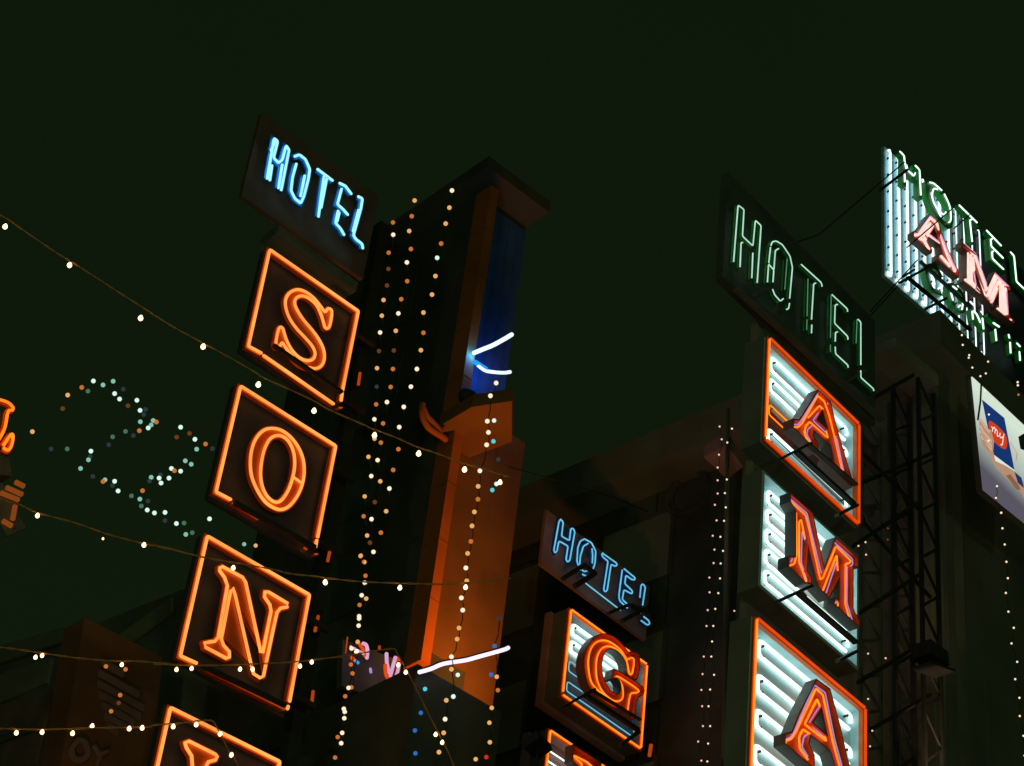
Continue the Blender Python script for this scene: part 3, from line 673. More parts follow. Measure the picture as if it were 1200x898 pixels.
for a, b in (((848, 345), (1020, 498)), ((870, 352), (898, 340)), ((975, 455), (1000, 440))):
    MB().bar(P, P.ptuv(a, -.2), P.ptuv(b, -.2), KR * 3, .08, -.0).build('under_rail', M['panel_black'], t)
# vertical casing left of the column and mast right of it
MB().bar(P, P.ptuv((893, 350), -.27), P.ptuv((870, 960), -.27), .10, .10, -.27).build('sign_mast', M['plaster_dark'])
o = bpy.data.objects['sign_mast.001'] if 'sign_mast.001' in bpy.data.objects else None
if o: tag(o, 'dark box casing running down behind the left side of the A M A cabinets', 'mast')

# ================================================================== FAR HOTEL: small HOTEL and G
PG = Wall(43.7, (704, 760), 34.0); KG = px(PG); P = PG
gs = C(620, 580, 4.989)
rc = P.rect((649.5, 594.4), (768.7, 687.2), (762.7, 749.4), (639, 655.2))
t = thing('hotel_sign', 'small ice blue outlined word HOTEL on a mauve panel above the letter G', 'neon sign', P.xyz(((rc[0] + rc[1]) / 2, rc[2]), -.3), 'hotel signs reading HOTEL')
rect_box(P, rc, -.12, .06, M['panel_mauve'], t)
word = [
 [[(185, 143), (200, 160), (190, 242), (236, 268), (244, 200), (256, 195), (268, 215), (238, 385), (224, 393), (216, 378), (228, 300), (175, 270), (163, 330), (152, 340), (145, 325), (175, 158), (185, 143)]],
 [[(325, 258), (365, 280), (390, 330), (386, 400), (368, 452)], [(335, 475), (312, 465)], [(300, 440), (280, 390), (285, 310), (300, 270), (325, 258)], [(345, 285), (318, 300), (300, 360), (295, 420)], [(310, 440), (325, 450), (345, 442)], [(368, 315), (372, 350), (370, 400)]],
 [[(430, 342), (510, 398), (516, 412), (502, 418), (480, 405), (457, 558), (446, 568), (436, 555), (462, 388), (432, 365), (425, 348), (432, 340)]],
 [[(545, 440), (525, 590), (530, 620), (575, 662)], [(555, 432), (620, 485), (618, 498), (600, 495), (566, 470), (560, 520), (605, 562), (602, 580), (555, 555), (545, 612), (592, 655)]],
 [[(664, 645), (680, 540), (665, 520), (655, 530), (648, 600)], [(640, 655), (633, 700)], [(657, 668), (652, 692)], [(670, 712), (700, 735), (706, 755), (692, 762), (655, 735)]]]
neon_word(P, t, word, gs, .05, KG * .85, 'ice_tube', 'navy_paint', 1.0, 1.9)
tube_part(P, [gs([(332, 518), (535, 675)])], .05, KG * .8, M['ice_tube'], 'underline_tube', t)
strut_set(P, t, gs, [((205, 488), (330, 405), 5), ((275, 530), (395, 455), 6), ((325, 405), (400, 460), 4), ((550, 735), (700, 655), 5), ((470, 690), (590, 640), 4), ((600, 640), (720, 700), 4)], .16, KG)
gg = C(640, 705, 6.908)
rcG = P.rect(*gg([(200, 95), (812, 507), (745, 1185), (105, 757)]))
GG = 'orange bordered cabinets of the far hotel'
t = thing('letter_sign', 'orange letter G in a partly lit cabinet, under the small ice blue HOTEL', 'neon sign', P.xyz(((rcG[0] + rcG[1]) / 2, rcG[2]), -.3), GG)
cabinet(P, grow(rcG, -KG * 1.2), 0, .17, t, 'panel_grey'); rcD = P.rect(*gg([(200, 95), (812, 507), (745, 1185), (105, 757)]), -.12)
rect_box(P, (rcG[0] - KG * 7, rcG[1] + KG * 2, rcG[2] - KG * 7, rcG[3] + KG * 3), -.30, .12, M['panel_mauve'], t, 'outer_casing')
border(P, rcG, .02, KG * 4.6, t, ('amber_tube',) * 4, .95)
hairpins(P, rcD, [(.13, .24), (.33, .445)], -.12, KG * 2.0, t, ['white_tube'] * 2, s0=.06, s1=.86)
hairpins(P, rcD, [(.56, .68), (.80, .91)], -.12, KG * .75, t, ['cyan_dim'] * 2, s0=.06, s1=.92)
# white liner behind the lit upper half
u0, u1, v0, v1 = grow(rcG, -KG * 2.2)
MB().box(P.xyz((u0, v1 - (v1 - v0) * .50), -.155), P.h * (u1 - u0) * .98, Vector((0, 0, (v1 - v0) * .49)), -P.n * .006).build('white_liner', M['panel_white'], t)
outl = smooth(gg([(668, 408), (692, 402), (760, 440), (740, 632), (655, 590), (640, 500), (600, 425), (540, 388), (490, 400), (460, 470), (455, 550), (475, 640), (520, 710), (570, 745), (600, 720), (600, 660), (570, 622), (530, 638), (537, 572), (570, 550), (785, 690), (780, 760), (740, 792), (712, 960), (640, 890), (560, 868), (460, 815), (380, 740), (325, 640), (302, 520), (312, 420), (350, 335), (410, 275), (470, 257), (540, 277), (610, 332)]), True, 3)
oT = [smooth(gg(l)) for l in ([(600, 845), (560, 832), (480, 768), (412, 712), (365, 650), (345, 560), (342, 470), (360, 390), (400, 335), (455, 315), (520, 330), (600, 390), (655, 465), (690, 455), (712, 480), (697, 580), (672, 578), (652, 480), (600, 410), (520, 365), (460, 375), (420, 430), (405, 510), (410, 620), (450, 720), (520, 790), (580, 808), (620, 780), (620, 700), (600, 650), (568, 618), (592, 612), (742, 712), (732, 738), (692, 742), (676, 780), (660, 885)], [(620, 880), (650, 905), (680, 900)])]
channel_letter(P, t, outl, [], .20, .15, [(oT, 'amber_tube', .168, KG * .95)])
strut_set(P, t, gg, [((150, 850), (405, 705), 2.6), ((400, 722), (775, 955), 1.8), ((330, 755), (760, 1038), 5.0), ((610, 1160), (765, 1050), 3.8)], .24, KG)
g7 = C(640, 765, 6.908)
rcE = P.rect((645.5, 861.3), (742, 921), (728, 1030), (628, 968))
t = thing('letter_sign', 'lowest cabinet of the far hotel under the letter G, only its top in view', 'neon sign', P.xyz(((rcE[0] + rcE[1]) / 2, rcE[2]), -.3), GG)
cabinet(P, grow(rcE, -KG * 1.2), 0, .17, t, 'panel_mauve')
rect_box(P, (rcE[0] - KG * 7, rcE[1] + KG * 2, rcE[2] - KG * 7, rcE[3] + KG * 3), -.30, .12, M['panel_mauve'], t, 'outer_casing')
border(P, rcE, .02, KG * 4.6, t, ('amber_tube',) * 4, .95)
hairpins(P, rcE, [(.13, .24), (.33, .44), (.55, .66)], -.12, KG * .9, t, ['white_tube'] * 3, s0=.08, s1=.6)
outl = g7([(218, 740), (450, 890), (450, 960), (400, 960), (330, 1500), (200, 1450), (270, 930), (210, 880)])
channel_letter(P, t, outl, [], .20, .15, [([g7([(380, 930), (330, 885), (225, 832), (235, 852), (290, 900), (250, 1300)])], 'amber_tube', .168, KG * 1.0)])
mk = thing('marker_light', 'short orange marker tube right of the letter G cabinet', 'marker light', P.at((761, 890)), 'marker tubes on the sign mast')
MB().tube([P.at((763, 873), -.2), P.at((761, 886), -.2)], KG * 2.2).build('tube', M['dim_tube'], mk, smooth=True)
MB().bar(P, P.ptuv((763, 870), -.3), P.ptuv((761, 890), -.3), KG * 7, .05, -.3).build('holder', M['iron'], mk)

# ================================================================== ROOFTOP SIGN: HOTEL AM CONTI...
PT = Wall(40.3, (1080, 280), 38.0); KT = px(PT); P = PT
t = thing('rooftop_sign', 'large rooftop sign with green HOTEL, red A M and vertical white tubes at top right', 'neon sign', P.at((1080, 400), -.3))
T1, T3, T4, T5, T6, T2 = C(1030, 165, 9.978), C(1060, 240, 9.978), C(1110, 290, 9.978), C(1050, 300, 9.978), C(1110, 350, 9.978), C(1110, 225, 9.978)
tl_, bl_ = P.ptuv((1034.5, 170), -.14), P.ptuv((1038, 322), -.14)
uL = (tl_.x + bl_.x) / 2; vT = P.ptuv((1034.5, 170), -.14).y; vB = P.ptuv((1038, 324), -.14).y
uM = P.ptuv((1128, 340), -.14).x; uR = P.ptuv((1245, 400), -.14).x
MB().box(P.xyz((uL, vB), -.14), P.h * (uM - uL), Vector((0, 0, vT - vB)), -P.n * .06).build('white_panel', M['panel_white'], t)
MB().box(P.xyz((uM, vB), -.14), P.h * (uR - uM), Vector((0, 0, vT - vB)), -P.n * .06).build('dark_panel', M['panel_dark'], t)
step = (P.ptuv((1041, 240), -.2).x - P.ptuv((1031, 233), -.2).x)
u = uL + step * .45; i = 0
while u < uM + step * 2.2:
    dim = u > uM - step * 1.2
    c = .06; vt_, vb_ = vT - .05, vB + .04
    if dim: vb_ = vb_ + .0
    path = [(u - step * .3, vb_ + c * .6), (u - step * .18, vb_), (u + step * .02, vb_ + c * .1), (u + step * .08, vb_ + c), (u + step * .08, vt_ - c), (u, vt_), (u - step * .12, vt_ - c * .4)]
    if not dim:
        MB().tube([P.xyz(q, -.10) for q in path], KT * 1.5).build('backlight_tube', M['white_tube'], t, smooth=True)
        MB().tube([P.xyz((u - step * .36, vb_ + c * 2), -.11), P.xyz((u - step * .36, vt_ - c * 2), -.11)], KT * .55).build('backlight_tube', M['cyan_dim'], t, smooth=True)
    else:
        MB().tube([P.xyz(q, -.10) for q in path], KT * .75).build('backlight_tube', M['white_tube'], t, smooth=True)
    mb = MB()
    for k in range(7):
        vv = vb_ + (vt_ - vb_) * (k + .5) / 7 + random.uniform(-.05, .05)
        mb.box(P.xyz((u - step * .30, vv), -.075), P.h * .03, Vector((0, 0, .02)), -P.n * .06)
    mb.box(P.xyz((u - step * .28, vb_ + .1), -.125), P.h * .008, Vector((0, 0, vt_ - vb_ - .2)), -P.n * .01)
    mb.build('tube_stand', M['iron'], t)
    u += step; i += 1
def trough_letter(strokes_ch, w_, tubes_, cm='green_paint', off=.06, tm='white_tube', r_=.95):
    """flat rail with side lips for the letter, and its tubes"""
    mb = MB()
    for j, s_ in enumerate(strokes_ch): mb.ribbon(P, [P.ptuv(q, off) for q in s_], KT * w_, .11, off - .012 - j * .0023)
    ch = mb.build('letter_channel', [M[cm]], t)
    for q in tubes_: tube_part(P, [q], off + .012, KT * r_, M[tm], 'letter_tube', ch)
trough_letter([T1([(262, 130), (310, 190), (305, 520)]), T1([(300, 330), (450, 440)]), T1([(430, 285), (485, 340), (492, 665)])], 7.0,
    [T1(l) for l in ([(245, 125), (295, 175), (300, 240), (318, 325)], [(300, 385), (303, 480)], [(345, 355), (410, 415), (425, 378)], [(425, 290), (475, 340), (490, 635)])], 'darkgreen_paint')
trough_letter([smooth(T1([(600, 500), (700, 560), (790, 680), (845, 810), (850, 930), (800, 985), (710, 900), (640, 780), (595, 650), (580, 540)]), True) + T1([(600, 500)])], 9.5,
    [smooth(T1([(595, 488), (640, 500), (700, 550), (735, 582)])), smooth(T1([(765, 625), (810, 720), (835, 800), (842, 900), (835, 940), (820, 955)])), smooth(T1([(685, 570), (650, 560), (630, 590), (625, 660), (650, 740), (700, 820), (760, 865), (782, 835)]))])
trough_letter([T2([(150, 150), (380, 385)]), T2([(275, 320), (300, 595)])], 6.5, [T2(l) for l in ([(140, 155), (350, 360)], [(290, 320), (265, 330), (292, 580)])], 'darkgreen_paint')
trough_letter([T2([(480, 455), (665, 650)]), T2([(510, 545), (525, 780), (690, 925)]), T2([(525, 640), (685, 800)])], 6.0, [T2(l) for l in ([(460, 450), (632, 630)], [(525, 550), (510, 555), (515, 635), (655, 775)], [(540, 695), (525, 700), (530, 780), (660, 905)])], 'darkgreen_paint')
trough_letter([T4([(760, 60), (800, 110), (825, 400), (980, 550)])], 6.0, [T4([(740, 55), (782, 100), (810, 400), (960, 540)])], 'darkgreen_paint')
def bright_letter(outline, holes, tubes_, rose):
    channel_letter(P, t, outline, holes, .16, .13, [(tubes_, 'pink_tube', .125, KT * 1.7), (rose, 'rose_tube', .15, KT * .8)], inner='red_rose', outer='redbrown')
M['red_rose'] = paint('scarlet_enamel', (.90, .16, .07), .4, var=.1); M['redbrown'] = paint('red_brown_channel_side', (.16, .05, .03), .5)
bright_letter(T3([(298, 105), (402, 205), (440, 330), (530, 560), (640, 785), (636, 855), (385, 640), (392, 580), (440, 572), (415, 472), (290, 385), (268, 430), (328, 530), (320, 568), (105, 378), (105, 308), (152, 318)]), [T3([(348, 285), (385, 400), (312, 340)])],
    [T3(l) for l in ([(115, 355), (165, 352), (300, 150), (375, 215), (430, 350), (510, 580), (590, 780)], [(170, 388), (230, 420), (285, 520)], [(330, 245), (262, 350), (400, 455)], [(400, 260), (480, 530), (545, 690)], [(215, 370), (300, 220)], [(190, 370), (265, 245)], [(425, 600), (530, 720)], [(235, 385), (270, 470)])],
    [T3([(150, 325), (295, 130), (360, 180)]), T3([(425, 350), (530, 620), (605, 760)]), T3([(290, 350), (395, 430)])])
bright_letter(T4([(166, -69), (350, 88), (410, 260), (478, 450), (555, 278), (742, 460), (742, 518), (712, 505), (728, 790), (792, 862), (785, 897), (560, 722), (560, 685), (600, 690), (604, 520), (530, 688), (440, 590), (380, 420), (332, 290), (350, 470), (402, 530), (402, 562), (185, 397), (190, 350), (222, 350), (225, 50), (166, 0)]), [],
    [T4(l) for l in ([(180, -40), (325, 95), (455, 480)], [(240, 70), (250, 370), (300, 420)], [(275, 90), (285, 400), (370, 510)], [(205, 370), (300, 440), (385, 545)], [(300, 120), (315, 300), (440, 560)], [(470, 570), (560, 320), (690, 440)], [(500, 600), (600, 400)], [(520, 640), (580, 480)], [(620, 400), (625, 700), (680, 760)], [(650, 440), (655, 740)], [(680, 480), (690, 760), (750, 850)], [(580, 700), (680, 780)], [(540, 340), (450, 500)], [(570, 370), (480, 560)])],
    [T4([(200, -40), (335, 75), (460, 430)]), T4([(550, 300), (715, 455)]), T4([(310, 290), (345, 480)]), T4([(690, 520), (710, 760)])])
CG = .10
trough_letter([smooth(T5([(545, 250), (480, 140), (410, 115), (370, 170), (392, 300), (450, 400), (540, 430)]))], 7.0, [smooth(T5([(415, 185), (420, 260), (455, 330)])), smooth(T5([(495, 385), (520, 370), (540, 412)]))], 'darkgreen_paint')
trough_letter([smooth(T5([(650, 335), (740, 390), (800, 480), (812, 600), (760, 640), (680, 560), (630, 450), (630, 365)]), True)], 6.0, [T5(l) for l in ([(665, 355), (712, 392)], [(658, 405), (645, 440), (668, 518)], [(730, 598), (752, 578)], [(770, 505), (782, 560), (772, 625)])], 'darkgreen_paint')
trough_letter([T6([(300, 120), (320, 260)]), T6([(310, 130), (430, 330)]), T6([(430, 190), (450, 370)])], 4.5, [T6(l) for l in ([(292, 150), (302, 240)], [(305, 145), (345, 180), (388, 280)], [(412, 230), (425, 355)], [(268, 35), (315, 82)], [(395, 150), (412, 172)])], r_=1.0)
trough_letter([T6([(480, 190), (625, 320)]), T6([(575, 370), (600, 505)])], 5.0, [T6(l) for l in ([(540, 285), (608, 330)], [(562, 362), (575, 490)])], r_=1.05)
trough_letter([T6([(725, 400), (770, 480)]), T6([(755, 520), (775, 655)])], 4.5, [T6(l) for l in ([(718, 422), (728, 462)], [(735, 512), (742, 635)])], r_=1.0)
trough_letter([T6([(820, 480), (900, 600)]), T6([(860, 600), (880, 740)])], 4.5, [T6(l) for l in ([(815, 522), (852, 562)], [(845, 622), (852, 722)])])
strut_set(P, t, T1, [((30, 570), (345, 335), 3.0)], .24, KT)
strut_set(P, t, T5, [((60, 305), (380, 130), 3.0), ((110, 230), (225, 155), 2.4), ((300, 55), (890, 600), 2.6), ((150, 240), (890, 860), 2.8), ((370, 610), (600, 490), 3.0)], .24, KT)
mb = MB()
for a, b in (((1020, 365), (1075, 305)), ((1063, 290), (1118, 243)), ((1118, 268), (1136, 252))): mb.tube([P.at(a, .5), P.at(b, .5)], .012)
mb.build('stay_wire', M['wire_dark'], t)

# ================================================================== RIGHT HOTEL BUILDING and steelwork
cr = at_depth((1112, 650), 33.0); azr = R(45)
e1 = Vector((math.cos(azr), math.sin(azr), 0)); e2 = Vector((-math.sin(azr), math.cos(azr), 0))
WR2 = Wall(45, cr); zr = WR2.at((1100, 446)).z
RB = thing('hotel_building', 'dark right hotel block carrying the lit billboard and the rooftop sign', 'building', Vector((cr.x, cr.y, 0)))
prism([cr, cr + e1 * 14, cr + e1 * 14 + e2 * 12, cr + e2 * 12], 0, zr).build('wall', M['plaster_dark'], RB)
prism([cr - e2 * .5 - e1 * .9, cr + e1 * 14 - e2 * .5, cr + e1 * 14 + e2 * 12, cr + e2 * 12 - e1 * .9], zr, zr + .7).build('roof', M['plaster_dark'], RB)
for k, (w_, m) in enumerate(((.28, 'plaster'), (.20, 'plaster_dark'), (.26, 'plaster'))):
    MB().box(Vector((cr.x, cr.y, 2)) - e1 * (.62 - k * .30) - e2 * (.10 + .05 * (k % 2)), e1 * w_, e2 * .3, Vector((0, 0, zr - 2.01))).build('pilaster', M[m], RB)
for k in range(3):
    for j in range(4):
        MB().box(Vector((cr.x, cr.y, 6 + j * 3.6)) + e1 * (.9 + k * 1.6) - e2 * .02, e1 * 1.4, e2 * .02, Vector((0, 0, 3.3))).build('cladding_panel', M['plaster_dark'], RB)
# fascia beam
MB().bar(WR2, WR2.ptuv((1050, 400), .9), WR2.ptuv((1100, 446), .9), .16, .5, .9).build('fascia_beam', M['plaster'], RB)
# lattice tower
def lattice(name, label, W, ptop, pbot, wd, mat, off, n=10, grp=None, th=.05):
    a, b = W.ptuv(ptop, off), W.ptuv(pbot, off); u = (a.x + b.x) / 2; v1, v0 = a.y, b.y
    t = thing(name, label, 'lattice mast', W.xyz((u, v0), off), grp)
    for d in (0, -wd):
        for du in (0, wd):
            MB().bar(W, Vector((u + du, v0)), Vector((u + du, v1)), th, th, off + d).build('chord', M[mat], t)
        h = (v1 - v0) / n; mb = MB()
        for k in range(n):
            y = v0 + k * h
            mb.bar(W, Vector((u, y)), Vector((u + wd, y + h * .5)), th * .8, th * .5, off + d - .01)
            mb.bar(W, Vector((u + wd, y + h * .5)), Vector((u, y + h)), th * .8, th * .5, off + d - .013)
        mb.build('bracing', M[mat], t)
    return t
WX = Wall(45, (1085, 650), 30.0)
lattice('lattice_mast', 'tall black lattice mast in front of the right hotel pilaster', WX, (1075, 440), (1090, 960), .42, 'iron', 0, n=9, grp='lattice masts')
lattice('lattice_mast', 'dim lattice mast between the A M A cabinets and the black lattice mast', WX, (1042, 470), (1050, 960), .5, 'panel_black', -1.0, n=12, grp='lattice masts')
WY = Wall(45, (790, 700), 36.5)
lattice('lattice_mast', 'faint lattice mast right of the small HOTEL sign and the letter G', WY, (786, 560), (772, 960), .36, 'iron', 0, n=14, grp='lattice masts', th=.025)
# loudspeaker-like box on the mast
bx = thing('junction_box', 'black box clamped to the lattice mast in front of the pilaster', 'box', WX.at((1103, 785), .1))
o_ = WX.ptuv((1092, 752), .1)
MB().bar(WX, WX.ptuv((1091, 757), .3), WX.ptuv((1112, 772), .3), KR * 22, .3, .3).build('housing', M['iron'], bx)
MB().bar(WX, WX.ptuv((1092, 776), .31), WX.ptuv((1119, 786), .31), KR * 4, .3, .31).build('lid', M['iron'], bx)
# horizontal scaffold arms between cabinets and masts
sa = thing('scaffold', 'dark horizontal steel arms tying the cabinets to the lattice masts', 'scaffold', WX.at((1045, 900)))
for k, (a, b) in enumerate((((1000, 640), (1075, 590)), ((1005, 720), (1080, 672)), ((1000, 480), (1070, 440)), ((1010, 530), (1080, 600)), ((1005, 800), (1085, 752)), ((1010, 610), (1090, 700)), ((1008, 862), (1090, 815)), ((1005, 568), (1095, 530)))):
    MB().tube([WX.at(a, .1 - .05 * k), WX.at(b, .1 - .05 * k)], .028).build('arm', M['iron'], sa)
# short lit pieces of wall seen behind the scaffold
pp = thing('wall_board', 'dim brown wall panels glimpsed behind the scaffold arms', 'panel', WX.at((1030, 620), -2))
for k, q in enumerate((((1006, 502), (1030, 528), (1028, 560), (1006, 540)), ((1008, 592), (1028, 590), (1024, 606), (1008, 610)), ((1052, 575), (1060, 568), (1060, 580), (1053, 588)), ((1040, 586), (1048, 578), (1048, 590), (1041, 596)))):
    face_poly(WX, list(q), -2 - .02 * k, .04, M['pink_plaster'], 'panel_piece', pp)
# ---- billboard
PBd = Wall(45, (1165, 520), 33.0); P = PBd; KB = px(P)
bd = thing('billboard', 'backlit white billboard with a hand holding a blue phone box marked my', 'billboard', P.at((1175, 620), .3))
def poster(name, col, k=1.0): return glow(name, col, k, uneven=.06, scale=2)
bq = [(1139.4, 441.5), (1215, 512.5), (1215, 624), (1152.8, 573.8)]
def pp_(pts, off, mat, name, dp=.004): return MB().plate(P, [[P.ptuv(q, off) for q in pts]], off, dp).build(name, mat, bd)
m = bpy.data.materials.new('backlit_falloff'); m.use_nodes = True; nt = m.node_tree; nt.nodes.clear()
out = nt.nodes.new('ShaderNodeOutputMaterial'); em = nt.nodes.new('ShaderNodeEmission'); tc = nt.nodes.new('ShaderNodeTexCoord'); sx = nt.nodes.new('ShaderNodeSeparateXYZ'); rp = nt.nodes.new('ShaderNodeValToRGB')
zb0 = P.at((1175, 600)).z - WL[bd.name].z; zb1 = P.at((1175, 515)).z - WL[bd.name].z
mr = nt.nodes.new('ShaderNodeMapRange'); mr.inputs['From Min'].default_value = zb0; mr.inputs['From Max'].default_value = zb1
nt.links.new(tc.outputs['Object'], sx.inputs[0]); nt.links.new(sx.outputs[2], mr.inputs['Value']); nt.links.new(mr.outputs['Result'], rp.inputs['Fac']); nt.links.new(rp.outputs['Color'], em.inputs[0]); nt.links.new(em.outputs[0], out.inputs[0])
e_ = rp.color_ramp.elements; e_[0].position = 0; e_[0].color = (.10, .09, .12, 1); e_[1].position = 1; e_[1].color = (.66, .78, .64, 1)  # backlight falloff painted into the glow: greyer towards the bottom
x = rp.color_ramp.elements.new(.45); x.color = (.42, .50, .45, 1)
pp_(bq, .30, m, 'falloff_sheet', .02)
MB().plate(P, [offset([P.ptuv(q, .27) for q in bq], .03)], .27, .10).build('casing', M['night_plaster'], bd)
cb_, cc = C(1130, 435, 12.83), C(1130, 500, 8.16)
skin = [poster('printed_skin_light', (.62, .42, .30)), poster('printed_skin_mid', (.46, .27, .17)), poster('printed_skin_dark', (.26, .12, .06))]
pp_([(1151, 468.5), (1177, 490), (1188.8, 551), (1164.5, 532.5)], .306, poster('printed_blue', (.008, .035, .16)), 'printed_phone')
pp_(cc([(272, 262), (478, 415), (486, 455), (262, 312)]), .309, poster('printed_white', (.72, .80, .72)), 'printed_phone_edge')
red = smooth(cc([(238, -50), (262, -48), (330, 5), (385, 65), (408, 125), (406, 200), (385, 214), (345, 195), (290, 145), (255, 85), (238, 10)]), True)
pp_(red, .312, poster('printed_red', (.62, .05, .01)), 'printed_logo')
tx = poster('printed_lettering', (.85, .85, .78)); mb = MB()
for j, l in enumerate(([(262, -2), (272, 22), (268, 48)], [(272, 22), (288, 8), (296, 30), (292, 66)], [(296, 30), (308, 32), (316, 52), (314, 88), (330, 92)], [(342, 62), (338, 92), (350, 108), (366, 100)], [(378, 72), (370, 105), (366, 145), (358, 178), (345, 172)], [(240, 38), (246, 44)])):
    mb.ribbon(P, [P.ptuv(q, .316) for q in smooth(cc(l))], KB * 1.35, .003, .316 + j * .0015)
mb.build('printed_letters', tx, bd)
pp_(cc([(255, 285), (300, 330), (395, 375), (470, 420), (560, 520), (600, 560), (600, 720), (540, 625), (470, 560), (390, 480), (310, 400), (262, 320)]), .3135, skin[1], 'printed_arm')
pp_(cc([(146, -66), (170, -62), (205, -10), (262, 55), (285, 140), (276, 235), (300, 340), (225, 250), (172, 175), (150, 90)]), .3138, skin[1], 'printed_palm')
pp_(cc([(400, 470), (440, 455), (520, 560), (540, 610), (500, 600)]), .3145, skin[2], 'printed_arm_shade')
for j, (l, w_, sm_) in enumerate((([(150, -75), (185, -20), (240, 55)], 5.0, 0), ([(152, -10), (190, 60), (262, 145)], 5.6, 0), ([(150, 40), (190, 110), (262, 190)], 5.0, 0), ([(158, 90), (200, 165), (265, 225)], 4.0, 0), ([(170, 130), (220, 225), (285, 330)], 4.0, 1), ([(160, 65), (200, 130)], 1.0, 2), ([(175, 130), (235, 225)], 1.0, 2), ([(435, 150), (470, 210), (500, 260), (490, 330)], 3.2, 0), ([(500, 260), (492, 320)], 1.2, 1))):
    mb = MB(); mb.ribbon(P, [P.ptuv(q, .318) for q in smooth(cc(l))], KB * w_ * .9, .003, .318 + j * .0012); mb.build('printed_finger', skin[sm_], bd)
MB().tube([P.at(q, .36) for q in ((1150, 448), (1149, 470), (1146, 492))], .014).build('hanging_wire', M['wire_dark'], bd)
pp_([(1193.5, 512), (1200, 508), (1210, 512), (1210, 532), (1196, 526)], .315, M['panel_black'], 'printed_hair')
pp_([(1189, 553), (1197, 560), (1200, 572), (1193, 566)], .316, poster('printed_navy', (.01, .04, .12)), 'printed_cuff')

# ---- middle: dark block with overhanging bay
cm = at_depth((858, 640), 36.0); f1 = Vector((math.cos(R(135)), math.sin(R(135)), 0)); f2 = Vector((math.cos(R(45)), math.sin(R(45)), 0))
WM = Wall(-45, cm); zm = WM.at((760, 564)).z
MBd = thing('apartment_building', 'dark block behind the small HOTEL sign with a faint sloping roof line', 'building', Vector((cm.x, cm.y, 0)))
prism([cm, cm + f2 * 12, cm + f2 * 12 + f1 * 10, cm + f1 * 10], 0, zm).build('wall', M['night_plaster'], MBd)
prism([cm - f2 * .4 - f1 * .2, cm + f2 * 12, cm + f2 * 12 + f1 * 10, cm - f2 * .4 + f1 * 10], zm, zm + .3).build('roof', M['night_plaster'], MBd)
for fl in range(6):
    for k in range(3):
        z = zm - 2.2 - fl * 2.4
        b0 = Vector((cm.x, cm.y, z)) + f1 * (1.2 + k * 2.9)
        fr = MB().box(b0 - f2 * .05, f1 * 1.6, f2 * .05, Vector((0, 0, 1.4))).build('window', M['night_plaster'], MBd)
        MB().box(b0 + f1 * .08 - f2 * .062, f1 * 1.44, f2 * .012, Vector((0, 0, 1.3))).build('pane', M['plaster_dark'], fr)
# round vent ring on the wall
mb = MB(); c_ = WM.ptuv((809, 581), .0); mb.ribbon(WM, [c_ + Vector((math.cos(a * R(20)), math.sin(a * R(20)))) * .42 for a in range(18)], .06, .1, .12, closed=True)
mb.build('vent_ring', M['night_plaster'], MBd)
# lit overhang box
zo = at_depth((851, 540), 31.0).z
q4 = [at_z(q, zo) for q in ((825, 536), (851, 521), (871, 547), (852, 562))]
hb = zo + (at_depth((823, 513), 31.0).z - at_depth((825, 536), 31.0).z)
ob = thing('balcony_box', 'small overhanging box with a dim lit underside above the double bulb strings', 'balcony', sum(q4, Vector()) / 4)
mb = MB(); mb.add(q4 + [Vector((q.x, q.y, hb)) for q in q4], [(0, 1, 2, 3), (7, 6, 5, 4)] + [(i, (i + 1) % 4, (i + 1) % 4 + 4, i + 4) for i in range(4)]); mb.build('box', M['pink_plaster'], ob)
MB().tube([at_depth((853, 480), 30.6), at_depth((848, 890), 26.0)], .03).build('drain_pipe', M['plaster_dark'])
tag(bpy.data.objects['drain_pipe'], 'thin dark pipe running down beside the double bulb strings', 'pipe')
floodlight(at_depth((830, 930), 23.0), at_depth((848, 541), 31), (1.0, .72, .6), 190, 'added narrow floodlight below the frame aimed at the overhanging box', spot=6, blend=1)
floodlight(at_depth((1105, 960), 27.0), at_depth((1095, 560), 33), (1.0, .66, .42), 90, 'added dim floodlight at the foot of the right hotel pilaster', spot=40)

# ---- added lamps behind the viewer, standing in for street glow on the facades
def fill_lamp(x, y, power, label, col=(.72, 1.0, .55)):
    t = thing('fill_lamp', label, 'fill lamp', Vector((x, y, .13)), 'added fill lamps on the pavement')
    b = Vector((x, y, .13))
    MB().lathe(b, [(0, 0), (.14, 0), (.14, .5), (.07, .6), (.05, 5.6), (0, 5.6)]).build('pole', M['iron'], t, smooth=True)
    MB().tube([b + Vector((0, 0, 5.55)), b + Vector((0, .3, 5.9)), b + Vector((0, .9, 6.0))], .035).build('arm', M['iron'], t, smooth=True)
    MB().lathe(b + Vector((0, 1.0, 5.85)), [(0, .16), (.1, .15), (.24, .02), (.24, 0)]).build('lamp_shade', M['iron'], t, smooth=True)
    MB().ball(b + Vector((0, 1.0, 5.84)), .11).build('bulb', M['b_cool'], t, smooth=True)
    L = bpy.data.lights.new('fill_light', 'POINT'); L.energy = power; L.color = col; L.shadow_soft_size = .3
    lo = bpy.data.objects.new('fill_light', L); sc.collection.objects.link(lo); lo.parent = t; lo.location = (0, 1.0, 5.4)
fill_lamp(-9, -7.2, 640, 'leftmost added fill lamp on the near pavement behind the viewer')
fill_lamp(1, -7.2, 640, 'middle added fill lamp on the near pavement behind the viewer')
fill_lamp(11, -7.2, 640, 'rightmost added fill lamp on the near pavement behind the viewer')

